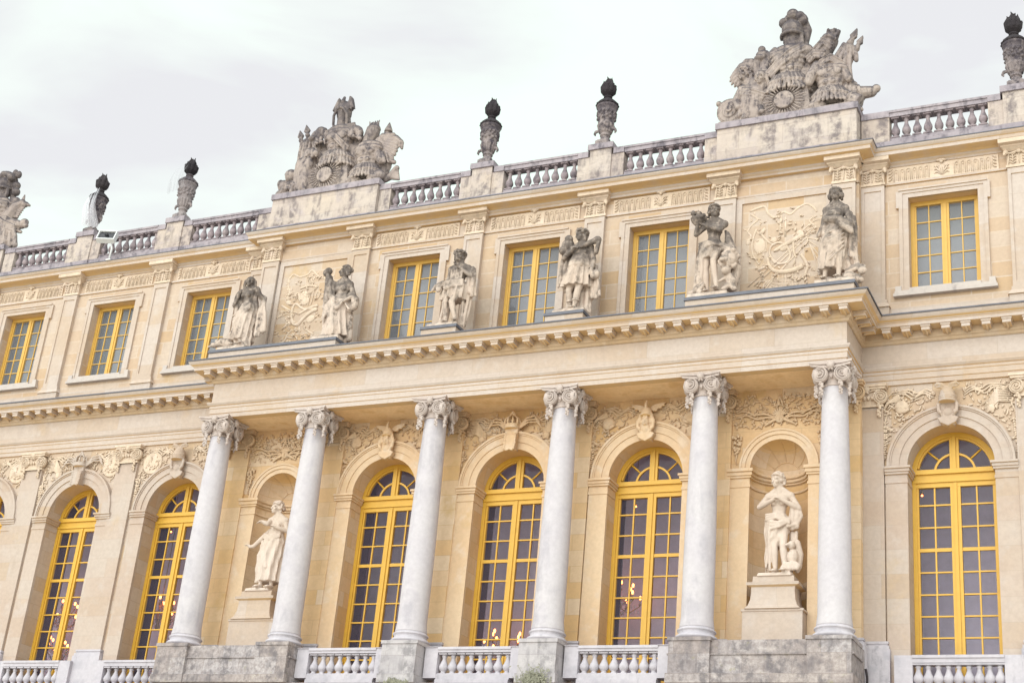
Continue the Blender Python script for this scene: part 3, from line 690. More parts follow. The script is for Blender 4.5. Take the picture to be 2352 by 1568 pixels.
# ------------------------------------------------------------------ main-storey pilasters
def disc(b, c, nrm, r, th, spiral=True):
    nrm = V(nrm).normalized(); a = nrm.cross(V((0, 0, 1))).normalized(); u = V((0, 0, 1)); u = a.cross(nrm); c = V(c)
    f = lambda ang, rad, d: c + a * (cos(ang) * rad) + u * (sin(ang) * rad) + nrm * d
    b.rings([[f(2 * pi * j / 18, rad, d) for j in range(18)] for rad, d in ((r * .9, -th), (r, -th * .9), (r, -.0), (r * .86, .012), (r * .84, -.005))])
    if spiral:
        pts = []; rad = []
        for k in range(40):
            t = k / 39; pts.append(f(pi / 2 + t * 4.6 * pi, r * (.92 - .74 * t), .016)); rad.append(r * (.085 - .02 * t))
        b.tube(pts, rad, 5); b.ell(tuple(c + nrm * .015), r * .17, n=7, m=5)
def drops(b, c, r, hgt, seed):
    q = random.Random(seed)
    for k in range(9):
        t = k / 8; w = .045 * (1 - .5 * t) + .008
        for j in range(2): b.ell((c[0] + q.uniform(-.035, .035), c[1] + q.uniform(-.02, .02), c[2] - hgt * t), (w, w * .8, .04), (0, q.uniform(-50, 50), 0), 7, 5)
def ionic(flat):
    b = MBd(); z = 6.26
    if not flat:
        b.lathe([(.325, z), (.345, z + .02), (.345, z + .05), (.325, z + .06), (.33, z + .16), (.37, z + .2), (.40, z + .28), (.36, z + .36), (.38, z + .46)], (0, 0, 0), 24)
        for k in range(20): b.ell((.385 * cos(2 * pi * k / 20), .385 * sin(2 * pi * k / 20), z + .23), (.045, .045, .06), n=6, m=5)
        sides = range(4)
    else:
        b.box(-.40, .40, -.08, .05, z, z + .5); b.box(-.43, .43, -.11, .05, z, z + .05)
        for k in range(6): b.ell((-.25 + .1 * k, -.13, z + .24), (.04, .04, .06), n=6, m=5)
        sides = (0,)
    D = .47 if not flat else .13
    for k in sides:
        Rm = Matrix.Rotation(k * pi / 2, 3, 'Z')
        for s in (-1, 1):
            X = .285 if not flat else .36
            disc(b, Rm @ V((s * X, -D + (.02 if not flat else .0), z + .27)), Rm @ V((s * .14 if not flat else s * .2, -1, 0)), .21 if not flat else .19, .12)
            b.tube([Rm @ V((s * X * .98, -D - .0, z + .44)), Rm @ V((s * X * .5, -D + .015, z + .455)), Rm @ V((0, -D + .03, z + .40))], [.035, .03, .03], 6)
            p = Rm @ V((s * (X - .04), -D + (.05 if not flat else .02), z + .06)); drops(b, p, .05, .32, k * 7 + s)
        b.ell(tuple(Rm @ V((0, -D - .0, z + .49))), (.10, .09, .10) if k % 2 == 0 else (.09, .1, .1)); 
        for a in range(5): b.ell(tuple(Rm @ V((.09 * cos(R(36 + 27 * a + 9)), -D - .03, z + .47 + .09 * sin(R(36 + 27 * a))))), (.035, .04, .05), n=6, m=4)
        b.tube([Rm @ V((-.06, -D, z + .36)), Rm @ V((0, -D - .02, z + .42)), Rm @ V((.06, -D, z + .36))], .03, 6)
    # abacus with hollow sides
    e = .53
    if not flat:
        lp = []
        for k in range(4):
            Rm = Matrix.Rotation(k * pi / 2, 3, 'Z')
            for t in (-1, -.9, -.5, 0, .5, .9): lp.append(Rm @ V((t * e, -(e - .11 * (1 - t * t)), 0)))
        for z0, z1, g in ((z + .475, z + .535, .96), (z + .537, z + .598, 1.04)):
            b.rings([[(p.x * g, p.y * g, z0) for p in lp], [(p.x * g, p.y * g, z1) for p in lp]], False)
    else:
        b.box(-.50, .50, -.17, .05, z + .475, z + .535); b.box(-.53, .53, -.20, .05, z + .537, z + .598)
    return b.mesh('capital')
capM, capF = ionic(False), ionic(True)
def main_pilaster(x, y):
    b = MBd(); b.box(x - .415, x + .415, y - .10, y + .03, .18, 6.27); p = b.obj('pilaster', MTP if y == 0 else MWC, palace)
    b = MBd()
    for z0, z1, d in ((-.02, .07, .09), (.07, .12, .05), (.12, .18, .07)): b.box(x - .415 - d, x + .415 + d, y - .10 - d, y + .03, z0, z1)
    b.box(x - .53, x + .53, y - .22, y + .03, -1.25, -.02); b.obj('pilaster_base', MR, p)
    link('capital', capF, MC if y == 0 else MCW, p, (x, y - .05, 0))
for x in COLX: main_pilaster(x, YC)
for x in WPIL: main_pilaster(9.90 if x == 10.10 else x + (.08 if x < 0 else 0), 0)

# ------------------------------------------------------------------ columns
YCOL = -1.47
b = MBd()
sh = []
for i in range(25):
    t = i / 24; z = .24 + (6.26 - .24) * t; r = .40 - .085 * max(0, (t - .25) / .75) ** 1.6
    if t < .02: r += .03
    sh.append((r, z))
b.lathe([(.43, .20), (.43, .235)] + sh, (0, 0, 0), 40); cm = b.mesh('column')
b = MBd()
def torus_prof(z0, h, r0, dr, k=7): return [(r0 + dr * sin(pi * i / (k - 1)), z0 + h * i / (k - 1)) for i in range(k)]
b.lathe([(.46, -.10)] + torus_prof(-.10, .13, .47, .06) + [(.45, .04), (.44, .075), (.45, .10)] + torus_prof(.10, .08, .45, .035) + [(.435, .20)], (0, 0, 0), 40)
cb_ = b.mesh('column_base')
b = MBd(); b.box(-.52, .52, -.54, .50, -1.2, -.19); b.box(-.55, .55, -.57, .5, -.19, -.10); b.box(-.56, .56, -.58, .52, -1.21, -.98); cp_ = b.mesh('column_pedestal')
for x in COLX:
    c = link('column', cm, MM, palace, (x, YCOL, 0)); link('column_base', cb_, MR, c); link('capital', capM, MCAP, c); link('column_pedestal', cp_, MB_ if abs(x) > 3 else MPD, c)

# ------------------------------------------------------------------ balustrades
def baluster_mesh(h, w):
    pr = [(1.0, 0), (1.0, .06), (.62, .10), (.5, .16), (.70, .20), (.97, .28), (1.04, .36), (.96, .45), (.68, .57), (.46, .70), (.40, .80), (.58, .85), (.58, .88), (.45, .90), (.75, .95)]
    b = MBd(); b.lathe([(r * w, z * h) for r, z in pr], (0, 0, 0), 12)
    b.box(-w * 1.02, w * 1.02, -w * 1.02, w * 1.02, h * -.001, h * .055); b.box(-w * .95, w * .95, -w * .95, w * .95, h * .94, h * 1.001)
    return b.mesh('baluster')
topbal = baluster_mesh(.66, .118); lowbal = baluster_mesh(.56, .125)
def balustrade(x0, x1, n, y, zbase, zb, zr0, zr1, me, mr, mb, dep=.17, base=True):
    """rail, plinth and n separate balusters between x0 and x1"""
    b = MBd(); b.box(x0, x1, y - dep, y + dep, zr0, zr1 - .07); b.box(x0, x1, y - dep - .03, y + dep + .03, zr1 - .07, zr1)
    if mr is MP:
        o = b.obj('balustrade', MRL, palace); b = MBd()
    if base: b.box(x0, x1, y - dep - .03, y + dep + .03, zbase, zb - .14); b.box(x0, x1, y - (dep - .05 if mr is MP else dep - .01), y + dep, zb - .14, zb)
    if mr is MP: b.obj('balustrade_plinth', MRL, o)
    else: o = b.obj('balustrade', mr, palace)
    s = (x1 - x0) / n
    for i in range(n): link('baluster', me, mb, o, (x0 + s * (i + .5), y - (.02 if mr is MP else 0), zb))
    return o
YPC, YPW = YC + .2, .14
for x0, x1, n, y in ((-5.28, -2.76, 8, YPC), (-1.24, 1.24, 8, YPC), (2.76, 5.28, 8, YPC), (10.56, 13.22, 9, YPW), (-13.40, -10.62, 9, YPW), (-17.42, -14.86, 8, YPW), (-21.42, -18.86, 8, YPW)):
    balustrade(x0, x1, n, y, 13.85, 14.34, 15.0, 15.2, topbal, MP, MD)
def parapet_pier(x, y, hw=.35, side=.39):
    b = MBd(); k = MBd(); f = MBd()
    b.box(x - hw, x + hw, y - .21, y + .22, 14.18, 15.2); k.box(x - hw - .06, x + hw + .06, y - .27, y + .27, 15.2, 15.39)
    f.box(x - hw - .04, x + hw + .04, y - .25, y + .25, 13.85, 14.18)
    for s in (-1, 1):
        a, c = sorted((x + s * hw, x + s * (hw + side + .01))); b.box(a, c, y - .165, y + .17, 14.2, 15.0)
        k.box(a + .06 * (s > 0), c - .06 * (s < 0), y - .20, y + .20, 15.0, 15.198); f.box(a + .04 * (s > 0), c - .04 * (s < 0), y - .205, y + .2, 13.85, 14.2)
    o = b.obj('parapet_pier', MP, palace); k.obj('coping', MCO, o); f.obj('plinth', MCO, o); return o
for x in (-2.0, 2.0): parapet_pier(x, YPC)
for x in (-18.14, -14.13, 13.97): parapet_pier(x, YPW)
for x0, x1, y in ((5.28, 5.70, YPC), (-5.70, -5.28, YPC), (9.78, 10.56, YPW), (-10.62, -9.78, YPW), (14.7, XR, YPW), (-21.9, -21.42, YPW)):
    b = MBd(); b.box(x0, x1, y - .165, y + .17, 14.2, 15.0); o = b.obj('parapet_wall', MP, palace); b = MBd(); b.box(x0, x1, y - .2, y + .2, 15.0, 15.2); b.obj('coping', MCO, o); b = MBd(); b.box(x0, x1, y - .205, y + .2, 13.85, 14.2); b.obj('plinth', MCO, o)
def acroterion(x, y, hw=2.03):
    b = MBd(); b.box(x - hw, x + hw, y - .5, y + .55, 14.12, 15.16); o = b.obj('trophy_pedestal', MP, palace)
    b = MBd(); b.box(x - hw - .05, x + hw + .05, y - .56, y + .6, 15.16, 15.36); b.obj('coping', MCO, o); b = MBd(); b.box(x - hw - .04, x + hw + .04, y - .55, y + .55, 13.85, 14.12); b.obj('plinth', MCO, o)
acroterion(-7.74, 0.0); acroterion(7.72, 0.0); acroterion(-24.0, .4)
# lower balustrades
for x0, x1, n in ((-5.44, -2.56, 8), (-1.44, 1.44, 8), (2.56, 5.44, 8)):
    d = .5
    for a, c in ((x0, x0 + d - .12), (x1 - d + .12, x1)):
        b = MBd(); b.box(a, c, -1.58, -1.24, -1.0, -.2); b.obj('balustrade_pier', MR, palace)
    o = balustrade(x0 + .38, x1 - .38, n, -1.42, -1.2, -.90, -.33, -.19, lowbal, MR, MR, .16)
    b = MBd(); b.box(x0, x0 + .38, -1.61, -1.22, -.2, -.186); b.box(x1 - .38, x1, -1.61, -1.22, -.2, -.186); b.obj('rail_end', MR, o)
for x0, x1, n in ((10.65, 13.40, 9), (-13.50, -10.57, 8), (-17.50, -14.60, 8), (-21.50, -18.60, 8)):
    for a, c in ((x0 - .1, x0 + .33), (x1 - .33, x1 + .1)):
        b = MBd(); b.box(a, c, -.34, -.08, -1.2, -.2); b.obj('balustrade_pier', MR, palace)
    balustrade(x0 + .33, x1 - .33, n, -.22, -1.2, -.95, -.38, -.20, lowbal, MR, MR, .13)

# ------------------------------------------------------------------ relief panels beside the attic windows
def panel(cx):
    b = MBd(); y = YC
    b.poly([rect(cx - 1.36, cx + 1.36, 9.06, 12.79), rect(cx - 1.2, cx + 1.2, 9.2, 12.6)], y - .05, y + .01)
    return b.obj('relief_panel', MT, palace)
def rel_r(X, Y): return ((X - 1270) / 400., 12.42 - (Y + .15 * (X - 1270) - 335) / 287.)
def rel_l(X, Y): return ((X - 1440) / 372., 12.42 - (Y + .15 * (X - 1440) - 240) / 310.)
def relief(cx, rel, strokes, blobs):
    b = MBd()
    for pts, r0, r1, d in strokes:
        P = [rel(*p) for p in pts]; n = len(P)
        b.stube([(cx + p[0], YC - d * .45 + .3 * .6 * (r0 + r1) / 2, p[1]) for p in P], [(r0 + (r1 - r0) * i / (n - 1)) * .60 for i in range(n)], 8)
    for X, Y, rx, rz, rot, d in blobs:
        p = rel(X, Y); b.ell((cx + p[0], YC - d * .4 + .012, p[1]), (rx * .85, .045, rz * .85), (0, rot, 0), 12, 6)
    b.v = [(x, YC + (y - YC) * .62, z) for x, y, z in b.v]
    low_relief(random.Random(int(cx * 7) + 90), b, lambda x, z: (abs(x - cx) / 1.02) ** 2 + (abs(z - 10.95) / 1.38) ** 2 < 1 and (x - cx) ** 2 + (z - 11) ** 2 > .12, 120, YC + .004, cx - 1.1, cx + 1.1, 9.5, 12.4, .07)
    return b
p = panel(7.70)
st = [([(880, 410), (960, 380), (1050, 360), (1090, 420), (1170, 455), (1260, 400), (1345, 415), (1420, 360), (1520, 315), (1600, 340), (1640, 380)], .07, .05, .02),
      ([(890, 440), (970, 480), (900, 540), (860, 600), (900, 640), (850, 700)], .05, .03, .02),
      ([(1600, 430), (1560, 470), (1640, 520), (1590, 560)], .05, .03, .02),
      ([(1240, 430), (1225, 620)], .05, .05, .02), ([(1290, 430), (1290, 620)], .05, .05, .02),
      ([(960, 570), (915, 690), (925, 800), (1000, 890)], .05, .03, .03), ([(960, 590), (1080, 700), (1000, 890)], .02, .02, .02),
      ([(1180, 870), (1120, 790), (1130, 720), (1210, 680), (1300, 700), (1350, 780), (1310, 850), (1200, 870)], .05, .06, .06),
      ([(1200, 860), (1110, 820), (1110, 880), (1170, 930), (1280, 935), (1400, 910), (1490, 870)], .05, .15, .06),
      ([(1640, 500), (880, 1090)], .03, .03, .02), ([(1600, 560), (950, 1080)], .03, .04, .03), ([(1560, 640), (900, 1230)], .035, .06, .03), ([(1200, 960), (960, 1230)], .03, .05, .03),
      ([(1500, 590), (1400, 640), (1200, 740), (1180, 760)], .14, .08, .06), ([(880, 1210), (960, 1150)], .07, .08, .04),
      ([(1470, 770), (1540, 860), (1520, 950), (1540, 1020)], .08, .04, .05), ([(1380, 640), (1390, 760), (1420, 800)], .07, .04, .05),
      ([(1000, 600), (1100, 680), (1180, 700)], .06, .05, .03), ([(1060, 560), (1000, 620)], .1, .1, .02), ([(990, 940), (1110, 880)], .09, .06, .04)]
for k in range(8): st.append(([(1480 + 14 * k, 560 + 20 * k), (1600 + 6 * k, 470 + 52 * k), (1680, 450 + 64 * k)], .035, .02, .025))
for k in range(8): st.append(([(1150 + 38 * k, 960 - 6 * k), (1140 + 40 * k, 1120 + 10 * k)], .018, .018, .02)); st.append(([(1140, 975 + 24 * k), (1440, 935 + 38 * k)], .018, .018, .02))
bl = [(1000, 720, .22, .28, 0, .02), (1160, 660, .12, .1, 0, .05), (1270, 720, .14, .14, 0, .06), (1520, 1110, .17, .17, 0, .02), (1440, 1100, .1, .08, 0, .02), (1460, 580, .14, .1, 30, .05), (870, 690, .09, .13, 20, .02)]
q = random.Random(31)
for k in range(26):                      # oak leaves and ribbon ends round the trophy
    X, Y = q.choice(((870, 640), (1640, 470), (1590, 940), (950, 470), (1560, 560))); bl.append((X + q.uniform(-60, 60), Y + q.uniform(-70, 70), .075, .022, q.uniform(0, 180), .02))
for a in range(0, 5): st.append(([(985 + 14 * a, 660 + 8 * a), (960 + 22 * a, 730 + 6 * a), (985 + 24 * a, 800 - 8 * a)], .02, .02, .05))
relief(7.70, rel_r, st, bl).obj('relief_carving', MC, p)
p = panel(-7.70)
st = [([(1060, 420), (1130, 330), (1230, 350), (1340, 320), (1400, 270), (1500, 330), (1600, 350), (1730, 310)], .06, .05, .02),
      ([(1080, 440), (1120, 540), (1080, 620), (1150, 660)], .05, .03, .02), ([(1390, 440), (1385, 330)], .04, .03, .03), ([(1430, 440), (1440, 320)], .04, .03, .03), ([(1410, 440), (1415, 310)], .05, .03, .03),
      ([(1270, 480), (1390, 440), (1520, 450)], .06, .06, .06), ([(1240, 600), (1215, 560), (1250, 530), (1290, 620)], .04, .04, .04), ([(1540, 570), (1560, 520), (1520, 500), (1500, 600)], .04, .04, .04),
      ([(1540, 680), (1400, 700), (1330, 690), (1240, 650), (1200, 720), (1230, 850), (1310, 870), (1380, 800), (1480, 720), (1560, 690)], .05, .12, .05),
      ([(1560, 650), (1450, 680), (1300, 760)], .1, .06, .05), ([(1040, 680), (1200, 740)], .06, .08, .03), ([(990, 820), (1080, 770), (1180, 770)], .02, .04, .02), ([(1000, 1140), (1100, 1080), (1160, 1060), (1200, 960)], .03, .06, .03),
      ([(970, 1010), (1060, 970)], .03, .04, .02), ([(1100, 940), (1180, 860)], .05, .08, .03), ([(1380, 870), (1470, 930), (1560, 960)], .07, .04, .03), ([(1250, 930), (1180, 1010), (1290, 1020)], .04, .04, .03), ([(1300, 900), (1290, 1010)], .03, .03, .03), ([(1350, 900), (1360, 1000)], .03, .03, .03),
      ([(1230, 1140), (1310, 1120), (1400, 1100)], .07, .07, .05), ([(1200, 1080), (1300, 1060), (1420, 1060)], .03, .03, .05), ([(1160, 1080), (1170, 1190)], .03, .05, .02)]
bl = [(1330, 560, .26, .22, 0, .05), (1360, 610, .22, .18, 0, .05), (1330, 530, .06, .1, 0, .11), (1380, 530, .06, .06, 0, .11), (1480, 800, .2, .15, -20, .04), (1170, 870, .14, .1, 40, .03), (1310, 870, .12, .08, 0, .06), (1160, 1180, .08, .06, 0, .03), (1430, 1120, .07, .06, 0, .02), (1080, 410, .08, .1, 0, .02), (1130, 640, .15, .1, 30, .02)]
for k in range(7):
    bl.append((1205 + 36 * k, 1075 - 6 * abs(3 - k), .05, .06, 0, .07)); bl.append((1000 + 22 * k, 815 - 9 * k, .09, .025, 40 - 15 * (k % 3), .02)); bl.append((1075 + 9 * k, 440 + 28 * k, .08, .03, 30 * (k % 3), .02))
q = random.Random(32)
for k in range(34):
    X, Y = q.choice(((1050, 800), (1090, 560), (1060, 1000), (1140, 1120), (1250, 900), (1480, 980), (1130, 680))); bl.append((X + q.uniform(-80, 80), Y + q.uniform(-70, 70), .085, .022, q.uniform(0, 180), .02))
for k in range(5): st.append(([(1290 + 45 * k, 500 + 6 * (k % 2)), (1295 + 43 * k, 600), (1320 + 32 * k, 660)], .022, .018, .11))
relief(-7.70, rel_l, st, bl).obj('relief_carving', MC, p)

# ------------------------------------------------------------------ ledges the statues stand on
def ledge(x0, x1):
    b = MBd(); b.box(x0, x1, -1.98, -1.0, 8.63, 8.96); o = b.obj('statue_ledge', MT, palace)
    b = MBd(); b.box(x0 - .03, x1 + .03, -2.02, -.98, 8.962, 9.05); b.obj('ledge_slab', ML, o)
ledge(-10.05, -5.45); ledge(-2.55, -1.42); ledge(1.38, 2.52); ledge(5.48, 10.0)

# ------------------------------------------------------------------ statues
def hand(b, p, d, r, side=1, up_=(0, 0, 1), curl=.5):
    """palm, four unequal bent fingers and a thumb"""
    p = V(p); d = V(d).normalized(); a = d.cross(V(up_)); a = a.normalized() if a.length > .1 else V((1, 0, 0)); n = a.cross(d)
    b.ell(tuple(p + d * r * 1.0), (r * .95, r * .8, r * .9))
    for k in range(4):
        o = p + d * r * 1.6 + a * r * (.55 * (k - 1.5)); l = r * (1.15, 1.4, 1.3, .95)[k]
        q = o + d * l * .6 - n * l * .15 * curl; e_ = q + d * l * .5 - n * l * .7 * curl
        b.cap(o, q, r * .30, r * .27, 6); b.cap(q, e_, r * .27, r * .22, 6)
    o = p + d * r * .6 + a * r * .75 * side; b.cap(o, o + (d * .8 + a * .7 * side) * r, r * .32, r * .26, 6)
def folds(b, a0, a1, c0, c1, n, r0, r1, seed=0, wav=.04, cloth=True):
    """hanging cloth: a row of fused vertical folds from edge a0-a1 to hem c0-c1"""
    q = random.Random(seed); n = max(n, 4)
    e0 = (V(a1) - V(a0)).length / (n - 1); e1 = (V(c1) - V(c0)).length / (n - 1)
    r0 = min(r0, max(.035, e0 * .9)); r1 = min(r1, max(.035, e1 * .9))
    for i in range(n):
        t = i / max(1, n - 1); p = lerp(a0, a1, t); e_ = lerp(c0, c1, t); k = .58 + .42 * (i % 2)
        pts = [lerp(p, e_, s) for s in (0, .25, .5, .75, 1)]; dv = .055 * (i % 2)
        pts = [(pts[0][0], pts[0][1] - dv * .4, pts[0][2])] + [(x + q.uniform(-wav, wav) * .6, y + q.uniform(-wav, wav) * .4 - dv, z) for x, y, z in pts[1:-1]] + [(e_[0] + q.uniform(-wav, wav), e_[1] + q.uniform(-wav, wav) * .5 - dv, e_[2] + q.uniform(-wav, wav) * 1.4)]
        b.chain(pts, [(r0 + (r1 - r0) * s) * k for s in (0, .25, .5, .75, 1)], 8)
def skirt(b, rows, k, seed=0, n=110, skew=.0):
    """closed draped form: rows of (z, cx, cy, rx, ry, fold depth)"""
    q = random.Random(seed); ph = [q.uniform(0, 6.28) for _ in range(3)]; rs = []
    for i, (z, cx, cy, rx, ry, am) in enumerate(rows):
        ring = []; am *= 1.25
        for j in range(n):
            a = 2 * pi * j / n; aa = a + skew * i
            f = 1 + am * (1.05 * (1 - abs(sin(k * aa / 2 + ph[0]))) ** 1.3 + .45 * (1 - abs(sin(k * .31 * aa + ph[1]))) + .25 * sin(2.3 * aa + ph[2]) - .55)
            ring.append((cx + rx * f * cos(a), cy + ry * f * sin(a), z))
        rs.append(ring)
    b.rings(rs)
def sash(b, pts, r, n=3, sp=.045, seed=0):
    """a twisted band of several parallel folds"""
    q = random.Random(seed)
    for k in range(n):
        o = (k - (n - 1) / 2) * max(sp, r * 1.55)
        P = []
        for i, p in enumerate(pts):
            d = V(pts[min(i + 1, len(pts) - 1)]) - V(pts[max(i - 1, 0)]); a = V((d.z, 0, -d.x)); a = a.normalized() if a.length > 1e-4 else V((1, 0, 0))
            P.append(V(p) + a * o + V((0, q.uniform(-.02, .02) + .03 * (k % 2), 0)))
        b.chain(P, [r * (.8 + .25 * (k % 2))] * len(P), 7)
def head(b, c, face=0., tilt=0., hair='curls', seed=1, sc=1.):
    q = random.Random(seed); T = Matrix.Translation(V(c)) @ Matrix.Rotation(R(face), 4, 'Z') @ Matrix.Rotation(R(tilt), 4, 'X') @ Matrix.Scale(sc, 4)
    h = MBd()
    h.ell((0, .02, .03), (.125, .16, .155)); h.ell((0, -.045, -.06), (.1, .115, .135)); h.ell((0, -.12, -.155), (.048, .045, .04))
    h.cap((0, -.155, .015), (0, -.195, -.06), .018, .032, 7); h.ell((0, -.155, -.112), (.045, .03, .015)); h.ell((0, -.15, -.128), (.04, .03, .013))
    for s in (-1, 1):
        h.tube([(s * .022, -.162, .032), (s * .065, -.158, .045), (s * .105, -.12, .03)], .018, 6); h.ell((s * .055, -.145, .005), (.028, .02, .016))
        h.ell((s * .07, -.11, -.06), (.045, .05, .045)); h.ell((s * .128, .0, -.02), (.02, .04, .05))
    if hair in ('curls', 'wreath', 'bun'):
        for i in range(52):
            a = q.uniform(0, 2 * pi); e_ = q.uniform(.05, 1.5); x, y, z = .145 * cos(a) * cos(e_), .03 + .175 * sin(a) * cos(e_), .05 + .165 * sin(e_)
            if y < -.10 and z < .12: continue
            h.ell((x, y, z), q.uniform(.028, .05), n=6, m=5)
        for i in range(14): h.ell((q.choice((-1, 1)) * q.uniform(.09, .15), q.uniform(.0, .15), q.uniform(-.14, .03)), q.uniform(.03, .05), n=6, m=5)
    if hair == 'bun': h.ell((0, .2, .02), (.08, .08, .08)); h.tube([(-.15, -.02, .09), (-.1, -.11, .13), (0, -.14, .15), (.1, -.11, .13), (.15, -.02, .09)], .03, 6)
    if hair == 'wreath':
        for i in range(18):
            a = 2 * pi * i / 18; h.ell((.165 * cos(a), .02 + .185 * sin(a), .13 + .02 * (i % 2)), (.05, .02, .055), (0, 25 * (-1) ** i, R(0)), 6, 5)
    if hair == 'veil':
        h.ell((0, .05, .06), (.165, .18, .17)); h.tube([(-.16, 0, .08), (-.17, .03, -.08), (-.15, .1, -.24)], [.04, .05, .06], 7); h.tube([(.16, 0, .08), (.17, .03, -.08), (.15, .1, -.24)], [.04, .05, .06], 7)
    b._m(h, T)
def body(b, J, girth=1., female=True, arms=True, legs=True, bust=True):
    g = girth * .94; sh_c = lerp(J['shL'], J['shR'], .5); hip = lerp(J['hipL'], J['hipR'], .5)
    b.cap(lerp(sh_c, J['neck'], .2), lerp(J['neck'], J['head'], .8), .12 * g, .092 * g)
    for k in 'LR': b.cap(lerp(J['neck'], J['head'], .05), lerp(J['neck'], J['sh' + k], .85), .095 * g, .10 * g)
    b.cap(J['shL'], J['shR'], .115 * g, .115 * g)
    w = (.255, .235, .20, .185, .20, .245, .26) if female else (.28, .265, .225, .205, .205, .225, .235)
    for i, ww in enumerate(w):
        t = i / 6; c = lerp((sh_c[0], sh_c[1] - .0, sh_c[2] - .12), (hip[0], hip[1], hip[2] + .02), t); b.ell(c, (ww * g, ww * .72 * g, .15 * g), n=14)
    if bust:
        for s in (-1, 1): b.ell((sh_c[0] + s * .11 * g, sh_c[1] - .15 * g, sh_c[2] - .2), (.085 * g, .07 * g, .08 * g) if female else (.12 * g, .05, .08))
    if arms:
        for s in 'LR':
            if 'el' + s in J:
                b.ell(J['sh' + s], .118 * g); b.cap(J['sh' + s], J['el' + s], .098 * g, .078 * g); m = lerp(J['el' + s], J['ha' + s], .35)
                b.cap(J['el' + s], m, .076 * g, .08 * g); b.cap(m, J['ha' + s], .08 * g, .05 * g)
                d = V(J['ha' + s]) - V(J['el' + s]); hand(b, J['ha' + s], J.get('hd' + s, d), .058 * g, 1 if s == 'R' else -1)
    if legs:
        for s in 'LR':
            if 'kn' + s in J:
                b.cap(J['hip' + s], J['kn' + s], .148 * g, .098 * g); m = lerp(J['kn' + s], J['ft' + s], .3)
                b.cap(J['kn' + s], m, .094 * g, .102 * g); b.cap(m, J['ft' + s], .10 * g, .058 * g)
                f = V(J['ft' + s]); dd = V(J.get('toe' + s, (0, -1, 0))).normalized()
                b.cap(f + V((0, .03, -.02)), f + dd * .14 + V((0, 0, -.05)), .068, .055); b.cap(f + dd * .12 + V((0, 0, -.05)), f + dd * .24 + V((0, 0, -.065)), .062, .04)
                a = dd.cross(V((0, 0, 1)))
                for k in range(5): b.cap(f + dd * .22 + a * (.035 * (k - 2)) + V((0, 0, -.07)), f + dd * (.29 - .008 * k) + a * (.038 * (k - 2)) + V((0, 0, -.08)), .02, .017, 6)
def rock(b, w, d, h, seed):
    q = random.Random(seed)
    b.frus(-w, w, -d, d, -.0, -w * .94, w * .94, -d * .92, d * .92, h * .7)
    for _ in range(9): b.ell((q.uniform(-w * .7, w * .7), q.uniform(-d * .6, d * .6), h * .6), (q.uniform(.12, .25), q.uniform(.1, .2), h * q.uniform(.35, .6)), (0, 0, q.uniform(0, 180)))
statues = []
def finish(b, loc, mat, label, voxel=.016):
    o = link('statue', carve(b, voxel, 1, 'statue'), mat, None, loc); tag(o, label, 'statue', 'stone statues in the niches' if mat is MSN else 'stone statues standing on the portico'); statues.append(o); return o
ZST = 9.05
# --- first from the left: veiled woman, cloak over one arm, small beast at her feet
b = MBd(); rock(b, .55, .42, .22, 1)
J = dict(head=(.05, -.03, 2.50), neck=(.08, 0, 2.33), shL=(-.24, 0, 2.19), shR=(.34, 0, 2.22), elL=(-.31, -.02, 1.78), haL=(-.24, -.12, 1.42), elR=(.60, -.02, 1.88), haR=(.52, -.22, 2.02), hdR=(-.1, -.1, 1), hipL=(-.02, 0, 1.55), hipR=(.27, 0, 1.55), knL=(-.13, -.22, 1.05), ftL=(.02, -.18, .28), knR=(.30, -.16, 1.05), ftR=(.32, -.2, .28))
body(b, J); head(b, J['head'], 25, -8, 'veil', 2)
skirt(b, [(1.72, .12, 0, .24, .2, .05), (1.5, .12, 0, .31, .26, .08), (1.1, .08, -.03, .37, .30, .14), (.7, .08, -.02, .38, .31, .22), (.42, .08, 0, .40, .32, .26)], 13, 3, skew=.12)
folds(b, (-.02, -.02, .9), (.4, -.05, .9), (.15, -.2, .24), (.5, -.12, .22), 5, .07, .08, 4)
for s in range(4): b.chain([(-.3 + .05 * s, -.16 - .02 * s, 1.28 - .1 * s), (.02, -.3, 1.38 - .08 * s), (.36, -.24, 1.62 - .05 * s)], [0.035, 0.042, 0.035])
folds(b, (.55, .02, 2.02), (.72, .05, 1.92), (.52, .06, .62), (.86, .10, .78), 6, .06, .075, 5, .05)
folds(b, (-.3, .06, 2.2), (.3, .1, 2.2), (-.34, .12, 1.1), (.45, .14, 1.0), 8, .08, .08, 6)
folds(b, (-.35, -.02, 2.15), (-.2, -.08, 2.2), (-.42, 0, 1.75), (-.3, -.1, 1.7), 4, .06, .06, 7)
b.chain([(-.28, -.12, .32), (-.5, -.18, .40), (-.66, -.22, .34)], [.16, .15, .1]); b.ell((-.74, -.25, .30), (.12, .12, .09)); b.cap((-.78, -.28, .28), (-.92, -.3, .24), .05, .03)
b.chain([(-.3, -.05, .45), (-.42, -.02, .7), (-.34, 0, .84), (-.24, 0, .72)], [.07, .06, .05, .04])
for s in range(6): b.ell((-.3 - .08 * s, -.2, .42 + .03 * (s % 2)), .07)
finish(b, (-9.35, -1.5, ZST), MST, 'weathered veiled stone statue with a small beast at its feet, on the left end')
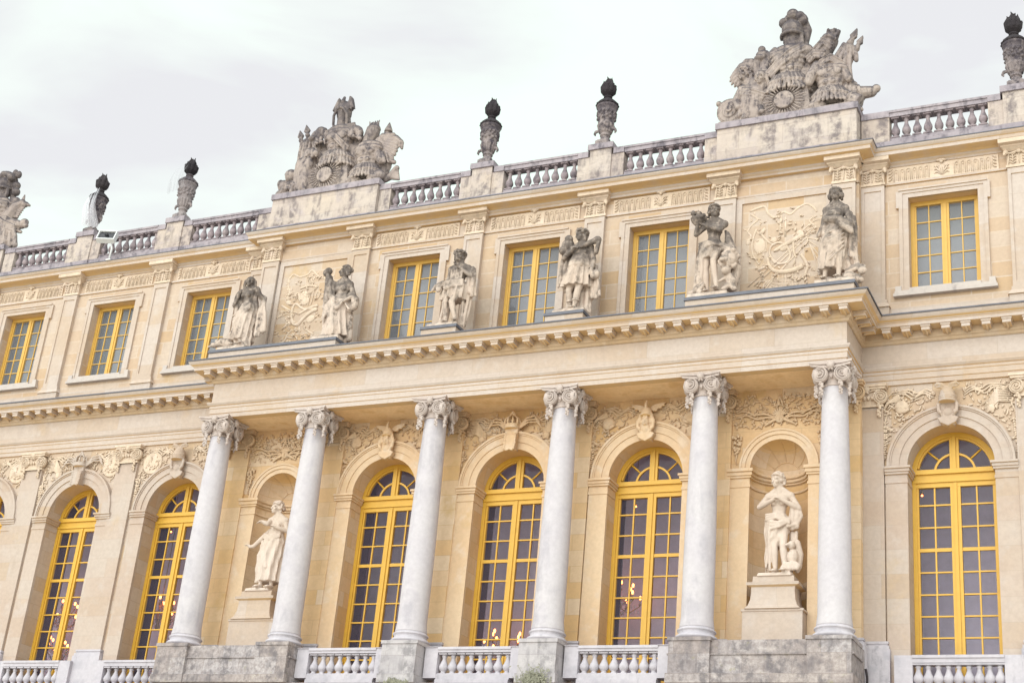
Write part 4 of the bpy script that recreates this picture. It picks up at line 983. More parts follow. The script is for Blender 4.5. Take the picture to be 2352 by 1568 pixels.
# --- second: bare-chested youth raising one draped arm
b = MBd(); rock(b, .52, .42, .22, 2)
J = dict(head=(.20, -.03, 2.42), neck=(.19, 0, 2.2), shL=(-.08, 0, 2.02), shR=(.42, 0, 1.98), elL=(-.33, -.06, 2.16), haL=(-.42, -.1, 2.42), hdL=(0, 0, 1), elR=(.62, -.02, 1.58), haR=(.46, -.26, 1.32), hipL=(.04, 0, 1.42), hipR=(.34, 0, 1.42))
body(b, J, 1.02, False); head(b, J['head'], -42, -4, 'curls', 4)
skirt(b, [(1.62, .2, 0, .25, .2, .04), (1.42, .19, 0, .33, .27, .08), (1.0, .14, -.02, .41, .33, .14), (.6, .16, 0, .40, .33, .2), (.2, .2, 0, .42, .34, .26)], 12, 8, skew=-.1)
for s in range(5): b.chain([(.0 + .03 * s, -.2, 1.55 - .02 * s), (-.18, -.3, 1.2 - .1 * s), (-.28 + .02 * s, -.22, .85 - .06 * s)], [0.035, 0.042, 0.032])
for s in range(3): b.chain([(-.1, -.2, 1.62 - .05 * s), (.15, -.29, 1.42 - .05 * s), (.45, -.2, 1.36 - .05 * s)], [0.032, 0.038, 0.032])
folds(b, (-.50, -.03, 2.44), (-.30, .0, 2.34), (-.42, .0, 1.30), (.06, .02, 1.25), 7, .08, .09, 9, .04); folds(b, (-.46, -.06, 2.40), (-.2, -.06, 2.1), (-.34, -.1, 1.4), (.0, -.1, 1.4), 5, .06, .07, 10, .03); b.ell((-.40, -.08, 2.50), (.13, .12, .12)); b.ell((-.50, -.06, 2.46), (.1, .1, .12))
b.chain([(.5, -.02, 1.62), (.68, -.02, 1.42), (.70, -.05, 1.18), (.58, -.08, 1.05)], [.1, .13, .12, .09])
b.cap((.42, -.3, 1.3), (.3, -.36, 1.05), .04, .09); b.cap((.52, -.26, 1.2), (.68, -.28, 1.0), .035, .05)
b.chain([(.52, .1, 1.0), (.55, .12, .6), (.56, .1, .2)], [.08, .09, .12]); b.ell((.6, .02, .62), (.09, .08, .14)); b.ell((.58, 0, .85), (.1, .08, .09))
finish(b, (-5.95, -1.5, ZST), MST, 'weathered stone statue of a bare chested youth lifting a draped arm above the shoulder')
# --- third: laurel-crowned figure, one hand on the breast, the other on a mask
b = MBd(); rock(b, .52, .42, .2, 3)
J = dict(head=(.14, -.05, 2.40), neck=(.16, 0, 2.2), shL=(-.10, 0, 2.04), shR=(.46, 0, 2.02), elL=(-.16, .02, 1.70), haL=(-.24, -.2, 1.46), elR=(.60, -.04, 1.74), haR=(.30, -.24, 1.96), hipL=(.03, 0, 1.38), hipR=(.29, 0, 1.38), knL=(-.08, -.2, .86), ftL=(-.02, -.12, .27), knR=(.16, -.24, .86), ftR=(.34, -.22, .25), toeR=(.35, -1, 0))
body(b, J, 1.02, False); head(b, J['head'], 8, -10, 'wreath', 6, 1.05)
skirt(b, [(1.6, .15, 0, .24, .2, .05), (1.42, .14, -.02, .36, .28, .12), (1.2, .1, -.02, .38, .30, .18), (1.0, .08, -.0, .36, .29, .2)], 11, 11)
for s in range(4): b.chain([(-.25, -.18, 1.40 + .05 * s), (.1, -.3, 1.34 + .06 * s), (.42, -.2, 1.38 + .06 * s)], [0.049, 0.052, 0.042])
b.chain([(-.2, -.22, 1.5), (-.4, -.26, 1.40), (-.52, -.26, 1.28)], [.09, .08, .04]); b.ell((-.3, -.28, 1.3), (.09, .08, .11)); b.ell((0, -.34, 1.28), (.12, .07, .08))
folds(b, (.42, .02, 2.1), (.66, .05, 2.0), (.48, .08, 1.2), (.74, .1, 1.15), 5, .075, .07, 12, .04)
folds(b, (.36, .1, 1.5), (.6, .12, 1.5), (.3, .14, .2), (.52, .14, .22), 5, .075, .085, 13, .05); folds(b, (-.3, .1, 1.4), (.0, .12, 1.4), (-.36, .1, .2), (-.1, .14, .2), 6, .065, .08, 14, .05)
for k in range(5): b.chain([(.02 + .09 * k, -.19, 1.95), (.03 + .08 * k, -.2, 1.6)], [.03, .035])
finish(b, (-1.95, -1.5, ZST), MST, 'weathered stone statue crowned with laurel, one hand on its breast and one thigh bared')
# --- fourth: standing warrior in a short tunic, bundle on one shoulder, scroll on the other
b = MBd(); rock(b, .5, .42, .2, 4)
J = dict(head=(.08, -.04, 2.58), neck=(.1, 0, 2.36), shL=(-.16, 0, 2.2), shR=(.36, 0, 2.2), elL=(-.40, -.06, 1.92), haL=(-.06, -.28, 2.02), elR=(.50, .0, 1.78), haR=(.50, -.12, 1.42), hipL=(-.02, 0, 1.42), hipR=(.24, 0, 1.42), knL=(-.14, -.12, .82), ftL=(-.12, .06, .34), knR=(.15, -.16, .80), ftR=(.08, -.16, .25))
body(b, J, 1.08, False); head(b, J['head'], -18, -4, 'wreath', 9, 1.02)
skirt(b, [(1.78, .1, 0, .26, .21, .03), (1.6, .1, -.01, .33, .27, .08), (1.3, .07, -.01, .37, .3, .14), (1.02, .04, -.01, .42, .33, .18), (.94, .04, -.01, .43, .34, .2)], 14, 15)
skirt(b, [(1.95, .1, 0, .27, .21, .03), (1.7, .1, -.02, .34, .29, .07), (1.56, .1, -.02, .36, .30, .10), (1.5, .1, -.02, .31, .26, .1)], 10, 16)
b.ell((-.34, .02, 2.34), (.2, .2, .2)); b.ell((-.3, -.06, 2.52), (.13, .12, .12)); b.ell((-.44, -.04, 2.18), (.15, .14, .14))
b.cap((.2, -.26, 2.12), (.58, -.08, 2.36), .05, .10); b.ell((.60, -.08, 2.36), (.13, .11, .12)); b.cap((.66, -.1, 2.26), (.58, -.06, 1.98), .06, .07); b.cap((-.1, -.28, 2.0), (.42, -.2, 2.3), .028, .03)
folds(b, (-.5, .06, 2.2), (-.25, .1, 2.2), (-.58, .08, 1.15), (-.3, .12, .9), 6, .075, .075, 17, .05)
folds(b, (.42, .08, 1.7), (.58, .1, 1.6), (.40, .12, .66), (.72, .12, .62), 6, .07, .075, 18, .05); b.ell((.62, -.04, 1.30), (.12, .1, .15)); b.ell((.56, -.1, 1.22), (.09, .08, .1))
folds(b, (-.2, .14, 1.0), (.4, .16, 1.0), (-.3, .14, .2), (.45, .16, .2), 9, .07, .09, 19, .03)
for s in 'LR':
    b.tube([lerp(J['kn' + s], J['ft' + s], .55), lerp(J['kn' + s], J['ft' + s], .62)], .115, 9)
finish(b, (2.02, -1.5, ZST), MST, 'weathered stone statue in a short belted tunic with a cloth bundle on one shoulder')
# --- fifth: nude woman holding a basket of flowers, beast and cupid beside her
b = MBd(); rock(b, .58, .42, .24, 5)
J = dict(head=(.0, -.04, 2.80), neck=(.0, 0, 2.60), shL=(-.24, 0, 2.40), shR=(.30, 0, 2.38), elL=(-.48, -.08, 2.12), haL=(-.40, -.22, 2.34), hdL=(0, -.2, 1), elR=(.24, -.22, 2.10), haR=(-.18, -.30, 2.26), hipL=(-.14, 0, 1.70), hipR=(.14, 0, 1.72), knL=(-.16, -.1, 1.0), ftL=(-.1, -.05, .34), knR=(.10, -.26, 1.16), ftR=(.20, -.2, .34))
body(b, J, 1.0, True); head(b, J['head'], 34, 2, 'bun', 12, 1.04)
b.lathe([(.08, 0), (.16, .1), (.2, .2), (.17, .22)], (-.42, -.2, 2.34), 12)
q = random.Random(3)
for _ in range(22): b.ell((-.42 + q.uniform(-.2, .2), -.2 + q.uniform(-.15, .15), 2.58 + q.uniform(-.06, .1)), q.uniform(.05, .08), n=7, m=5)
skirt(b, [(1.86, -.02, 0, .2, .17, .03), (1.74, -.02, -.01, .30, .24, .1), (1.5, -.05, -.02, .34, .28, .16), (1.3, -.06, -.0, .30, .26, .16)], 9, 22, skew=.3)
for s in range(5): b.chain([(-.36, -.12, 1.8 - .09 * s), (-.05, -.3, 1.74 - .03 * s), (.32, -.2, 1.6 + .02 * s)], [0.035, 0.038, 0.035])
folds(b, (-.4, .0, 1.7), (-.22, -.18, 1.5), (-.5, .04, .32), (-.2, -.1, .5), 7, .07, .08, 23, .05); folds(b, (-.38, -.1, .5), (-.2, -.1, .55), (-.55, -.2, .22), (-.28, -.22, .2), 4, .08, .09, 27)
folds(b, (.3, .05, 2.2), (.42, .08, 2.1), (.36, .06, 1.5), (.66, .06, 1.44), 5, .08, .09, 24, .04); b.chain([(.3, -.1, 1.62), (.5, -.1, 1.5), (.62, -.05, 1.42)], [.12, .14, .1])
b.ell((.52, -.14, 1.18), (.24, .24, .26)); b.ell((.42, -.3, 1.12), (.13, .14, .12)); b.ell((.40, -.40, 1.08), (.09, .09, .07)); b.chain([(.5, .05, 1.3), (.66, .05, 1.0), (.62, .05, .6)], [.16, .15, .12])
for _ in range(26): a = q.uniform(0, 6.28); b.ell((.52 + .24 * cos(a), -.16 + q.uniform(-.12, .12), 1.18 + .26 * sin(a)), q.uniform(.05, .09), n=7, m=5)
b.ell((.46, -.24, .82), (.13, .14, .13)); b.chain([(.5, -.12, .72), (.58, -.08, .55), (.56, -.06, .42)], [.12, .16, .17]); b.cap((.56, -.1, .45), (.70, -.22, .26), .12, .08); b.cap((.42, -.14, .65), (.3, -.2, .55), .06, .045); b.cap((.5, -.14, .42), (.42, -.26, .26), .1, .07)
for _ in range(16): b.ell((.46 + q.uniform(-.11, .11), -.22 + q.uniform(-.1, .12), .92 + q.uniform(-.05, .06)), .045, n=6, m=5)
finish(b, (6.05, -1.5, ZST), MST, 'weathered stone statue of a half bare woman with flower basket, beast and child')
# --- sixth: robed woman with folded arms, right end
b = MBd(); rock(b, .56, .42, .22, 6)
J = dict(head=(-.06, -.05, 2.80), neck=(-.07, 0, 2.60), shL=(-.32, 0, 2.38), shR=(.19, 0, 2.38), elL=(-.34, -.10, 1.98), haL=(.02, -.30, 1.86), elR=(.34, -.06, 1.94), haR=(.40, -.26, 1.66), hipL=(-.2, 0, 1.66), hipR=(.08, 0, 1.66), knR=(.08, -.16, .95), ftR=(.04, -.14, .30), knL=(-.24, -.12, .95), ftL=(-.34, -.08, .32))
body(b, J, 1.0, True); head(b, J['head'], 4, -4, 'curls', 14, 1.06)
for s in (-1, 1): b.ell((-.06 + s * .16, -.02, 2.78), (.07, .09, .09))
skirt(b, [(1.94, -.06, 0, .24, .2, .04), (1.72, -.07, -.01, .33, .27, .08), (1.3, -.12, -.02, .38, .31, .12), (.9, -.16, 0, .38, .31, .18), (.55, -.18, .02, .36, .3, .24)], 11, 31, skew=.16)
for s in range(6): b.chain([(-.38 + .02 * s, -.16, 1.62 - .14 * s), (-.14, -.32, 1.56 - .16 * s), (.2, -.22, 1.76 - .12 * s)], [0.028, 0.032, 0.028])
folds(b, (-.36, .02, 2.34), (-.22, -.1, 2.3), (-.52, .02, 1.6), (-.36, -.1, 1.55), 4, .07, .08, 32); folds(b, (.2, .02, 2.4), (.4, .06, 2.1), (.3, .04, 1.0), (.5, .1, .8), 6, .075, .085, 33, .05)
b.chain([(-.26, -.22, 2.0), (.08, -.32, 1.92), (.36, -.26, 1.76)], [.1, .11, .1]); b.chain([(.1, -.3, 1.82), (.3, -.3, 1.64), (.42, -.28, 1.5)], [.1, .1, .06])
for s in range(4): b.chain([(.22, -.05 + .05 * s, .44 + .07 * s), (.5, -.1 + .04 * s, .50 + .05 * s), (.70, -.12, .46 + .03 * s)], [0.056, 0.063, 0.042])
b.ell((.66, -.14, .42), (.12, .1, .12)); b.chain([(.3, -.1, .3), (.5, -.1, .22), (.6, -.12, .16)], [.14, .13, .1]); folds(b, (.14, .1, .9), (.42, .12, .95), (.2, .1, .5), (.5, .12, .6), 4, .08, .09, 34)
finish(b, (9.48, -1.5, ZST), MST, 'weathered stone statue of a robed woman with folded arms, on the right corner')
# --- niche statues
b = MBd(); rock(b, .42, .30, .12, 7)
J = dict(head=(.12, -.04, 2.58), neck=(.18, 0, 2.38), shL=(-.06, 0, 2.20), shR=(.46, .02, 2.18), elL=(.02, -.28, 2.02), haL=(-.14, -.36, 2.08), hdL=(-.7, -.6, -.4), elR=(.56, .0, 1.86), haR=(.30, -.24, 1.92), hipL=(.08, 0, 1.48), hipR=(.34, 0, 1.48), ftL=(.02, -.16, .18), knL=(.06, -.2, .8), ftR=(.36, -.1, .18), knR=(.32, -.14, .8))
body(b, J); head(b, J['head'], -28, -2, 'bun', 21)
skirt(b, [(2.0, .2, 0, .22, .18, .03), (1.75, .19, 0, .25, .2, .06), (1.5, .19, 0, .36, .28, .10), (1.1, .15, -.02, .42, .31, .16), (.7, .16, -.02, .41, .30, .22), (.30, .2, 0, .42, .30, .26)], 11, 41, skew=.16)
for s in range(3): b.chain([(-.12, -.16, 1.75 - .06 * s), (.15, -.27, 1.64 - .05 * s), (.44, -.18, 1.72 - .04 * s)], [0.035, 0.038, 0.035])
folds(b, (-.05, -.12, 1.7), (.1, -.2, 1.6), (-.06, -.1, .55), (.16, -.22, .7), 4, .06, .07, 42); b.chain([(-.02, .0, 1.9), (-.26, -.1, 1.6), (-.42, -.18, 1.38), (-.54, -.2, 1.36)], [.08, .075, .06, .05]); hand(b, (-.52, -.2, 1.38), (-1, -.1, .3), .055)
folds(b, (-.22, -.05, 1.55), (-.1, -.1, 1.55), (-.26, -.02, .85), (-.1, -.08, .9), 3, .06, .05, 43)
finish(b, (-7.70, YC - .12, 1.70), MSN, 'pale stone statue of a draped woman reaching out one arm, in the left niche')
b = MBd(); rock(b, .44, .30, .12, 8)
J = dict(head=(.0, -.05, 2.56), neck=(.03, 0, 2.36), shL=(-.25, 0, 2.14), shR=(.32, 0, 2.14), elL=(-.48, -.02, 1.88), haL=(-.06, -.26, 1.98), elR=(.54, -.02, 1.80), haR=(.14, -.26, 1.98), hipL=(-.12, 0, 1.42), hipR=(.16, 0, 1.42), knL=(-.04, -.14, .78), ftL=(-.02, -.08, .20), knR=(.20, -.20, .80), ftR=(.24, -.14, .20))
body(b, J, 1.02); head(b, J['head'], -30, 4, 'bun', 23, 1.02)
for s in range(3): b.chain([(-.26, -.16, 1.62 - .07 * s), (.02, -.28, 1.6 - .05 * s), (.34, -.16, 1.46 - .04 * s)], [0.035, 0.042, 0.035])
skirt(b, [(1.70, .02, 0, .17, .14, .03), (1.58, .02, -.01, .235, .19, .10), (1.42, .02, -.01, .27, .22, .16), (1.2, 0, 0, .28, .24, .2), (1.0, -.03, 0, .25, .22, .22), (.80, -.06, .02, .19, .18, .2)], 9, 45, skew=.35)
folds(b, (-.3, -.02, 1.5), (-.12, -.2, 1.4), (-.3, .04, .2), (-.16, -.06, .25), 6, .065, .075, 46, .05); folds(b, (.36, .0, 2.0), (.5, .03, 1.9), (.28, .02, 1.3), (.5, .05, 1.35), 4, .07, .07, 47)
for k in range(3): b.chain([(.34, -.02 + .04 * k, 2.10), (.53 - .02 * k, .0 + .04 * k, 1.86), (.59 - .05 * k, .02 + .04 * k, 1.60), (.50 - .05 * k, -.02 + .03 * k, 1.38), (.28, -.14, 1.30 + .04 * k)], [.045, .055, .06, .055, .04])
for k in range(3): b.chain([(-.30, -.08, 1.50 - .07 * k), (-.10, -.25, 1.40 - .09 * k), (.12, -.30, 1.36 - .05 * k), (.30, -.16, 1.44 - .02 * k)], [.03, .04, .04, .03])
b.ell((.42, -.06, .52), (.15, .16, .22)); b.ell((.40, -.16, .80), (.1, .11, .11)); b.cap((.36, -.24, .80), (.30, -.32, .76), .05, .03); b.chain([(.5, .02, .9), (.56, .05, .6), (.5, .06, .3)], [.09, .1, .12])
for k in range(14): b.ell((.2 + .03 * k, -.2, .2 + .05 * (k % 3)), .07, n=7, m=5)
folds(b, (.3, .1, 1.2), (.46, .1, 1.2), (.3, .1, .2), (.5, .1, .2), 3, .08, .09, 48)
finish(b, (7.72, YC - .12, 1.70), MSN, 'pale stone statue of a woman crossing both hands on her breast, in a niche')

# ------------------------------------------------------------------ stone trophies of arms on the roof
def sun_face(b, x, z, y=-.45, r=.29):
    b.lathe([(r, 0), (r * .98, .05), (r * .9, .075)], (0, 0, 0), 24) if False else None
    b.rings([[(x + q * cos(2 * pi * j / 24), y - d, z + q * sin(2 * pi * j / 24)) for j in range(24)] for q, d in ((r, -.12), (r, .03), (r * .95, .045), (r * .3, .05))])
    for k in range(30):
        a = 2 * pi * k / 30; l = .60 if k % 2 else .54
        b.cap((x + (r + .05) * cos(a), y - .0, z + (r + .05) * sin(a)), (x + l * cos(a), y + .01, z + l * sin(a)), .020, .03, 6)
def cuirass(b, x, y, z0, sc=1., seed=0, lean=0.):
    """moulded breastplate with shoulder guards and strap skirts; z0 = waist"""
    for i, w in enumerate((.43, .43, .47, .53, .58, .60, .52)):
        t = i / 6; b.ell((x + lean * t, y, z0 + sc * .95 * t), (w * sc, w * .60 * sc, .21 * sc), n=16)
    for s in (-1, 1):
        b.ell((x + s * .2 * sc + lean * .7, y - .27 * sc, z0 + .62 * sc), (.2 * sc, .08 * sc, .17 * sc)); b.ell((x + s * .12 * sc + lean * .3, y - .25 * sc, z0 + .25 * sc), (.1 * sc, .06 * sc, .09 * sc))
    for row, (z1, rr, l) in enumerate(((z0 + .02, .46, .25), (z0 - .12, .53, .42))):
        for k in range(15):
            a = pi + pi * (k + .5) / 15 if True else 0
            b.cap((x + rr * sc * cos(a), y + rr * .68 * sc * sin(a), z1), (x + (rr + .17) * sc * cos(a), y + (rr + .12) * .7 * sc * sin(a), z1 - l * sc), .046 * sc, .056 * sc, 7)
    b.ell((x, y, z0 - .2 * sc), (.49 * sc, .31 * sc, .34 * sc))
def helm(b, x, y, z, sc=1., kind='plume', seed=0):
    q = random.Random(seed)
    b.cap((x, y + .02, z - .70 * sc), (x, y - .02, z - .2 * sc), (.22 if kind == 'plume' else .17) * sc, (.21 if kind == 'plume' else .16) * sc)
    if kind == 'plume': b.ell((x, y, z + .05 * sc), (.31 * sc, .36 * sc, .34 * sc)); b.ell((x, y + .05, z - .2 * sc), (.28 * sc, .28 * sc, .25 * sc))
    if kind == 'plume': b.tube([(x + .31 * sc * cos(R(a)), y + .08 - .40 * sc * abs(sin(R(a))), z - .1 * sc - .05 * abs(sin(R(a)))) for a in range(180, 361, 20)], .055 * sc, 8)
    if kind == 'plume': b.tube([(x + .26 * sc, y - .1, z - .1 * sc), (x + .27 * sc, y - .05, z - .4 * sc), (x + .16 * sc, y - .12, z - .62 * sc)], [.07 * sc, .08 * sc, .05 * sc], 8)
    if kind == 'plume':
        for k in range(16):
            t = k / 15; b.ell((x - .22 * sc + .52 * sc * t + q.uniform(-.05, .05), y + q.uniform(-.16, .18), z + (.40 + .14 * sin(pi * t) - .06 * t) * sc), q.uniform(.14, .18) * sc)
        b.chain([(x + .25 * sc, y + .1, z + .45 * sc), (x + .38 * sc, y + .16, z + .1 * sc), (x + .30 * sc, y + .2, z - .3 * sc), (x + .4 * sc, y + .2, z - .6 * sc)], [.14 * sc, .13 * sc, .11 * sc, .14 * sc])
    else:               # dragon wings
        for s in (-1, 1):
            w = [(.10, .06), (.12, .36), (.19, .56), (.25, .52), (.31, .34), (.37, .10), (.32, .14), (.28, .05), (.23, .12), (.19, .04), (.15, .09)]
            b.poly([[(x + s * q * sc, z + e_ * sc) for q, e_ in w]], y - .09, y + .06, True)
            for t in ((.32, .14), (.28, .07), (.19, .06), (.36, .13)): b.cap((x + s * .19 * sc, y - .10, z + .52 * sc), (x + s * t[0] * sc, y - .10, z + t[1] * sc), .028, .016, 6)
        b.cap((x, y - .16, z + .34 * sc), (x, y - .10, z + .52 * sc), .07 * sc, .045 * sc); b.ell((x, y + .02, z + .05 * sc), (.235 * sc, .25 * sc, .40 * sc)); b.ell((x, y + .10, z - .3 * sc), (.22 * sc, .2 * sc, .4 * sc))
        b.chain([(x - .20 * sc, y - .10, z - .62 * sc), (x - .235 * sc, y - .14, z - .40 * sc), (x - .225 * sc, y - .20, z - .14 * sc), (x - .12 * sc, y - .26, z + .04 * sc), (x, y - .28, z + .09 * sc), (x + .12 * sc, y - .26, z + .04 * sc), (x + .225 * sc, y - .20, z - .14 * sc), (x + .235 * sc, y - .14, z - .40 * sc), (x + .20 * sc, y - .10, z - .62 * sc)], [.035, .05, .05, .05, .055, .05, .05, .05, .035], 8)
def blade(b, p, q, w, y):
    """lozenge spear head"""
    d = V((q[0] - p[0], q[1] - p[1])); n = V((-d.y, d.x)).normalized() * w; m = V(p) + d * .38
    b.poly([[tuple(p), tuple(m - n), tuple(q), tuple(m + n)]], y - .05, y + .05, True)
def feathers(b, x, z, y, s, n, L_, seed=0):
    for k in range(n):
        a = R(22 + 88 * k / (n - 1)); l = L_ * (1.0 - .35 * k / (n - 1))
        b.chain([(x, y, z), (x + s * l * .5 * sin(a * .7), y - .05, z + l * .62 * cos(a * .6)), (x + s * l * .9 * sin(a), y - .02, z + l * .75 * cos(a)), (x + s * l * 1.05 * sin(a + .25), y, z + l * .62 * cos(a + .3))], [.12, .115, .085, .035], 8)
def trophy_right():
    b = MBd(); q = random.Random(77)
    b.frus(-.78, .72, -.34, .4, 0, -.62, .6, -.3, .35, 1.0); b.box(-2.0, 1.95, -.42, .42, -.02, .10); sun_face(b, -.04, .48)
    cuirass(b, -.02, -.06, 1.42, 1.0); helm(b, .07, -.04, 3.04, 1.08, 'plume', 3)
    b.ell((.62, .12, 1.5), (.4, .22, .75)); b.ell((-.62, .12, 1.3), (.4, .22, .8)); b.ell((.05, .05, 1.2), (.8, .25, .9)); b.ell((1.3, .12, .9), (.6, .22, .8))
    for s in (-1, 1): b.ell((.02 + s * .50, -.06, 2.3), (.2, .2, .22)); b.ell((.05 + s * .28, -.06, 2.42), (.25, .18, .12))
    sash(b, [(-.55, -.3, 1.55), (-.2, -.40, 1.85), (.2, -.40, 2.15), (.5, -.22, 2.4)], .05, 4, .065, 2)
    # left: winged captive torso, shield, helmet, axe
    b.chain([(-1.02, -.1, .25), (-1.03, -.1, .8), (-1.0, -.05, 1.35)], [.42, .42, .32]); b.cap((-1.2, -.1, 1.45), (-1.34, -.18, 1.6), .2, .14); head(b, (-1.30, -.22, 1.74), -30, 0, 'curls', 5, 1.25)
    feathers(b, -1.02, 1.72, .05, -1, 7, .95); folds(b, (-1.35, -.25, .75), (-.75, -.25, .7), (-1.5, -.32, .12), (-.62, -.35, .2), 9, .07, .09, 7, .06); sash(b, [(-1.36, -.3, 1.1), (-1.05, -.5, .9), (-.68, -.36, .78)], .06, 3, .07, 4)
    b.cap((-1.36, -.15, 1.25), (-1.52, -.25, .85), .17, .13); b.cap((-1.52, -.25, .85), (-1.42, -.4, .5), .12, .09)
    for r_, d in ((.42, .02), (.40, .06), (.26, .10), (.12, .15)): b.rings([[(-1.80 + .05 * (1 if d > .05 else 0) + r_ * .85 * cos(2 * pi * j / 22), -.12 - d * e_, .62 + r_ * sin(2 * pi * j / 22)) for j in range(22)] for e_ in (-1, 1)])
    b.ell((-2.1, -.12, .92), .09); head(b, (-.80, -.28, 1.48), -10, 10, 'veil', 6, 1.15); b.chain([(-.85, -.1, 1.2), (-.75, 0, 1.8), (-.7, 0, 2.2)], [.25, .24, .2])
    b.ell((-.80, -.05, 2.38), (.24, .24, .2)); b.ell((-.86, -.16, 2.26), (.2, .16, .1)); b.ell((-.86, -.02, 2.66), .12); b.ell((-1.12, -.05, 2.12), (.2, .1, .12), (0, 40, 0)); b.cap((-.95, -.1, 2.15), (-1.0, -.05, 1.7), .14, .1)
    b.cap((-.62, .05, 2.2), (-.52, .05, 2.58), .06, .05); b.chain([(-.66, .05, 2.5), (-.48, .05, 2.62), (-.38, .05, 2.42)], [.06, .09, .05])
    # right: quiver, banners, second cuirass, cannon
    b.chain([(.80, .05, 1.9), (1.0, .08, 2.3), (1.14, .1, 2.62)], [.24, .26, .27]); sash(b, [(.78, -.18, 2.2), (1.0, -.2, 2.45), (1.22, -.1, 2.3)], .05, 3, .07, 5)
    for k in range(14): x = 1.04 + .025 * k; b.cap((x - .04, .05 + q.uniform(-.14, .14), 2.56), (x + .08, .05 + q.uniform(-.14, .14), 2.92 + q.uniform(-.05, .05)), .045, .05, 6)
    b.tube([(.95, -.1, 2.58), (1.15, -.16, 2.66), (1.36, -.02, 2.55)], .07, 7)
    folds(b, (1.56, .0, 2.40), (1.80, .05, 2.30), (1.02, -.02, 1.4), (1.74, .04, 1.2), 8, .075, .115, 9, .02)
    b.cap((1.3, .12, 1.2), (1.80, .12, 2.52), .045, .045); b.cap((1.74, .12, 2.44), (1.80, .12, 2.56), .11, .08); blade(b, (1.77, 2.50), (1.97, 2.92), .115, .12)
    b.cap((1.6, .14, 1.3), (1.96, .14, 2.30), .045, .045); b.cap((1.93, .12, 2.2), (1.98, .12, 2.32), .10, .07); blade(b, (1.96, 2.28), (2.13, 2.62), .10, .12)
    b.chain([(1.80, .1, 2.3), (1.90, .1, 2.0), (1.93, .1, 1.80)], [.08, .09, .07])
    cuirass(b, 1.24, -.1, .72, .88, 4); b.cap((.86, -.15, 1.6), (.72, -.3, 1.25), .2, .16); b.cap((.72, -.3, 1.25), (.66, -.34, .98), .17, .12); sash(b, [(.6, -.2, 1.9), (.8, -.3, 2.0), (1.05, -.25, 1.95)], .07, 3, .1, 6)
    sash(b, [(.98, -.3, 1.62), (1.3, -.42, 1.68), (1.55, -.25, 1.55)], .05, 3, .09, 7); b.cap((1.62, -.1, 1.3), (1.78, -.2, 1.0), .16, .12)
    folds(b, (1.65, -.05, 1.0), (1.95, 0, .95), (1.5, -.2, .2), (2.05, -.1, .25), 7, .07, .08, 11)
    b.chain([(1.7, .05, .55), (2.05, .05, .62), (2.36, .05, .60)], [.2, .2, .17]); b.cap((2.36, .05, .62), (2.5, .05, .68), .09, .13); b.tube([(2.02, .05, .62), (2.10, .05, .64)], .25, 14)
    b.tube([(1.78, -.1, .3), (2.06, -.1, .16)], .27, 16); b.tube([(1.74, -.1, .32), (1.80, -.1, .29)], .30, 16); b.cap((1.95, -.1, .2), (2.12, -.12, -.06), .1, .06); b.ell((.9, -.3, .2), (.28, .15, .16))
    return b
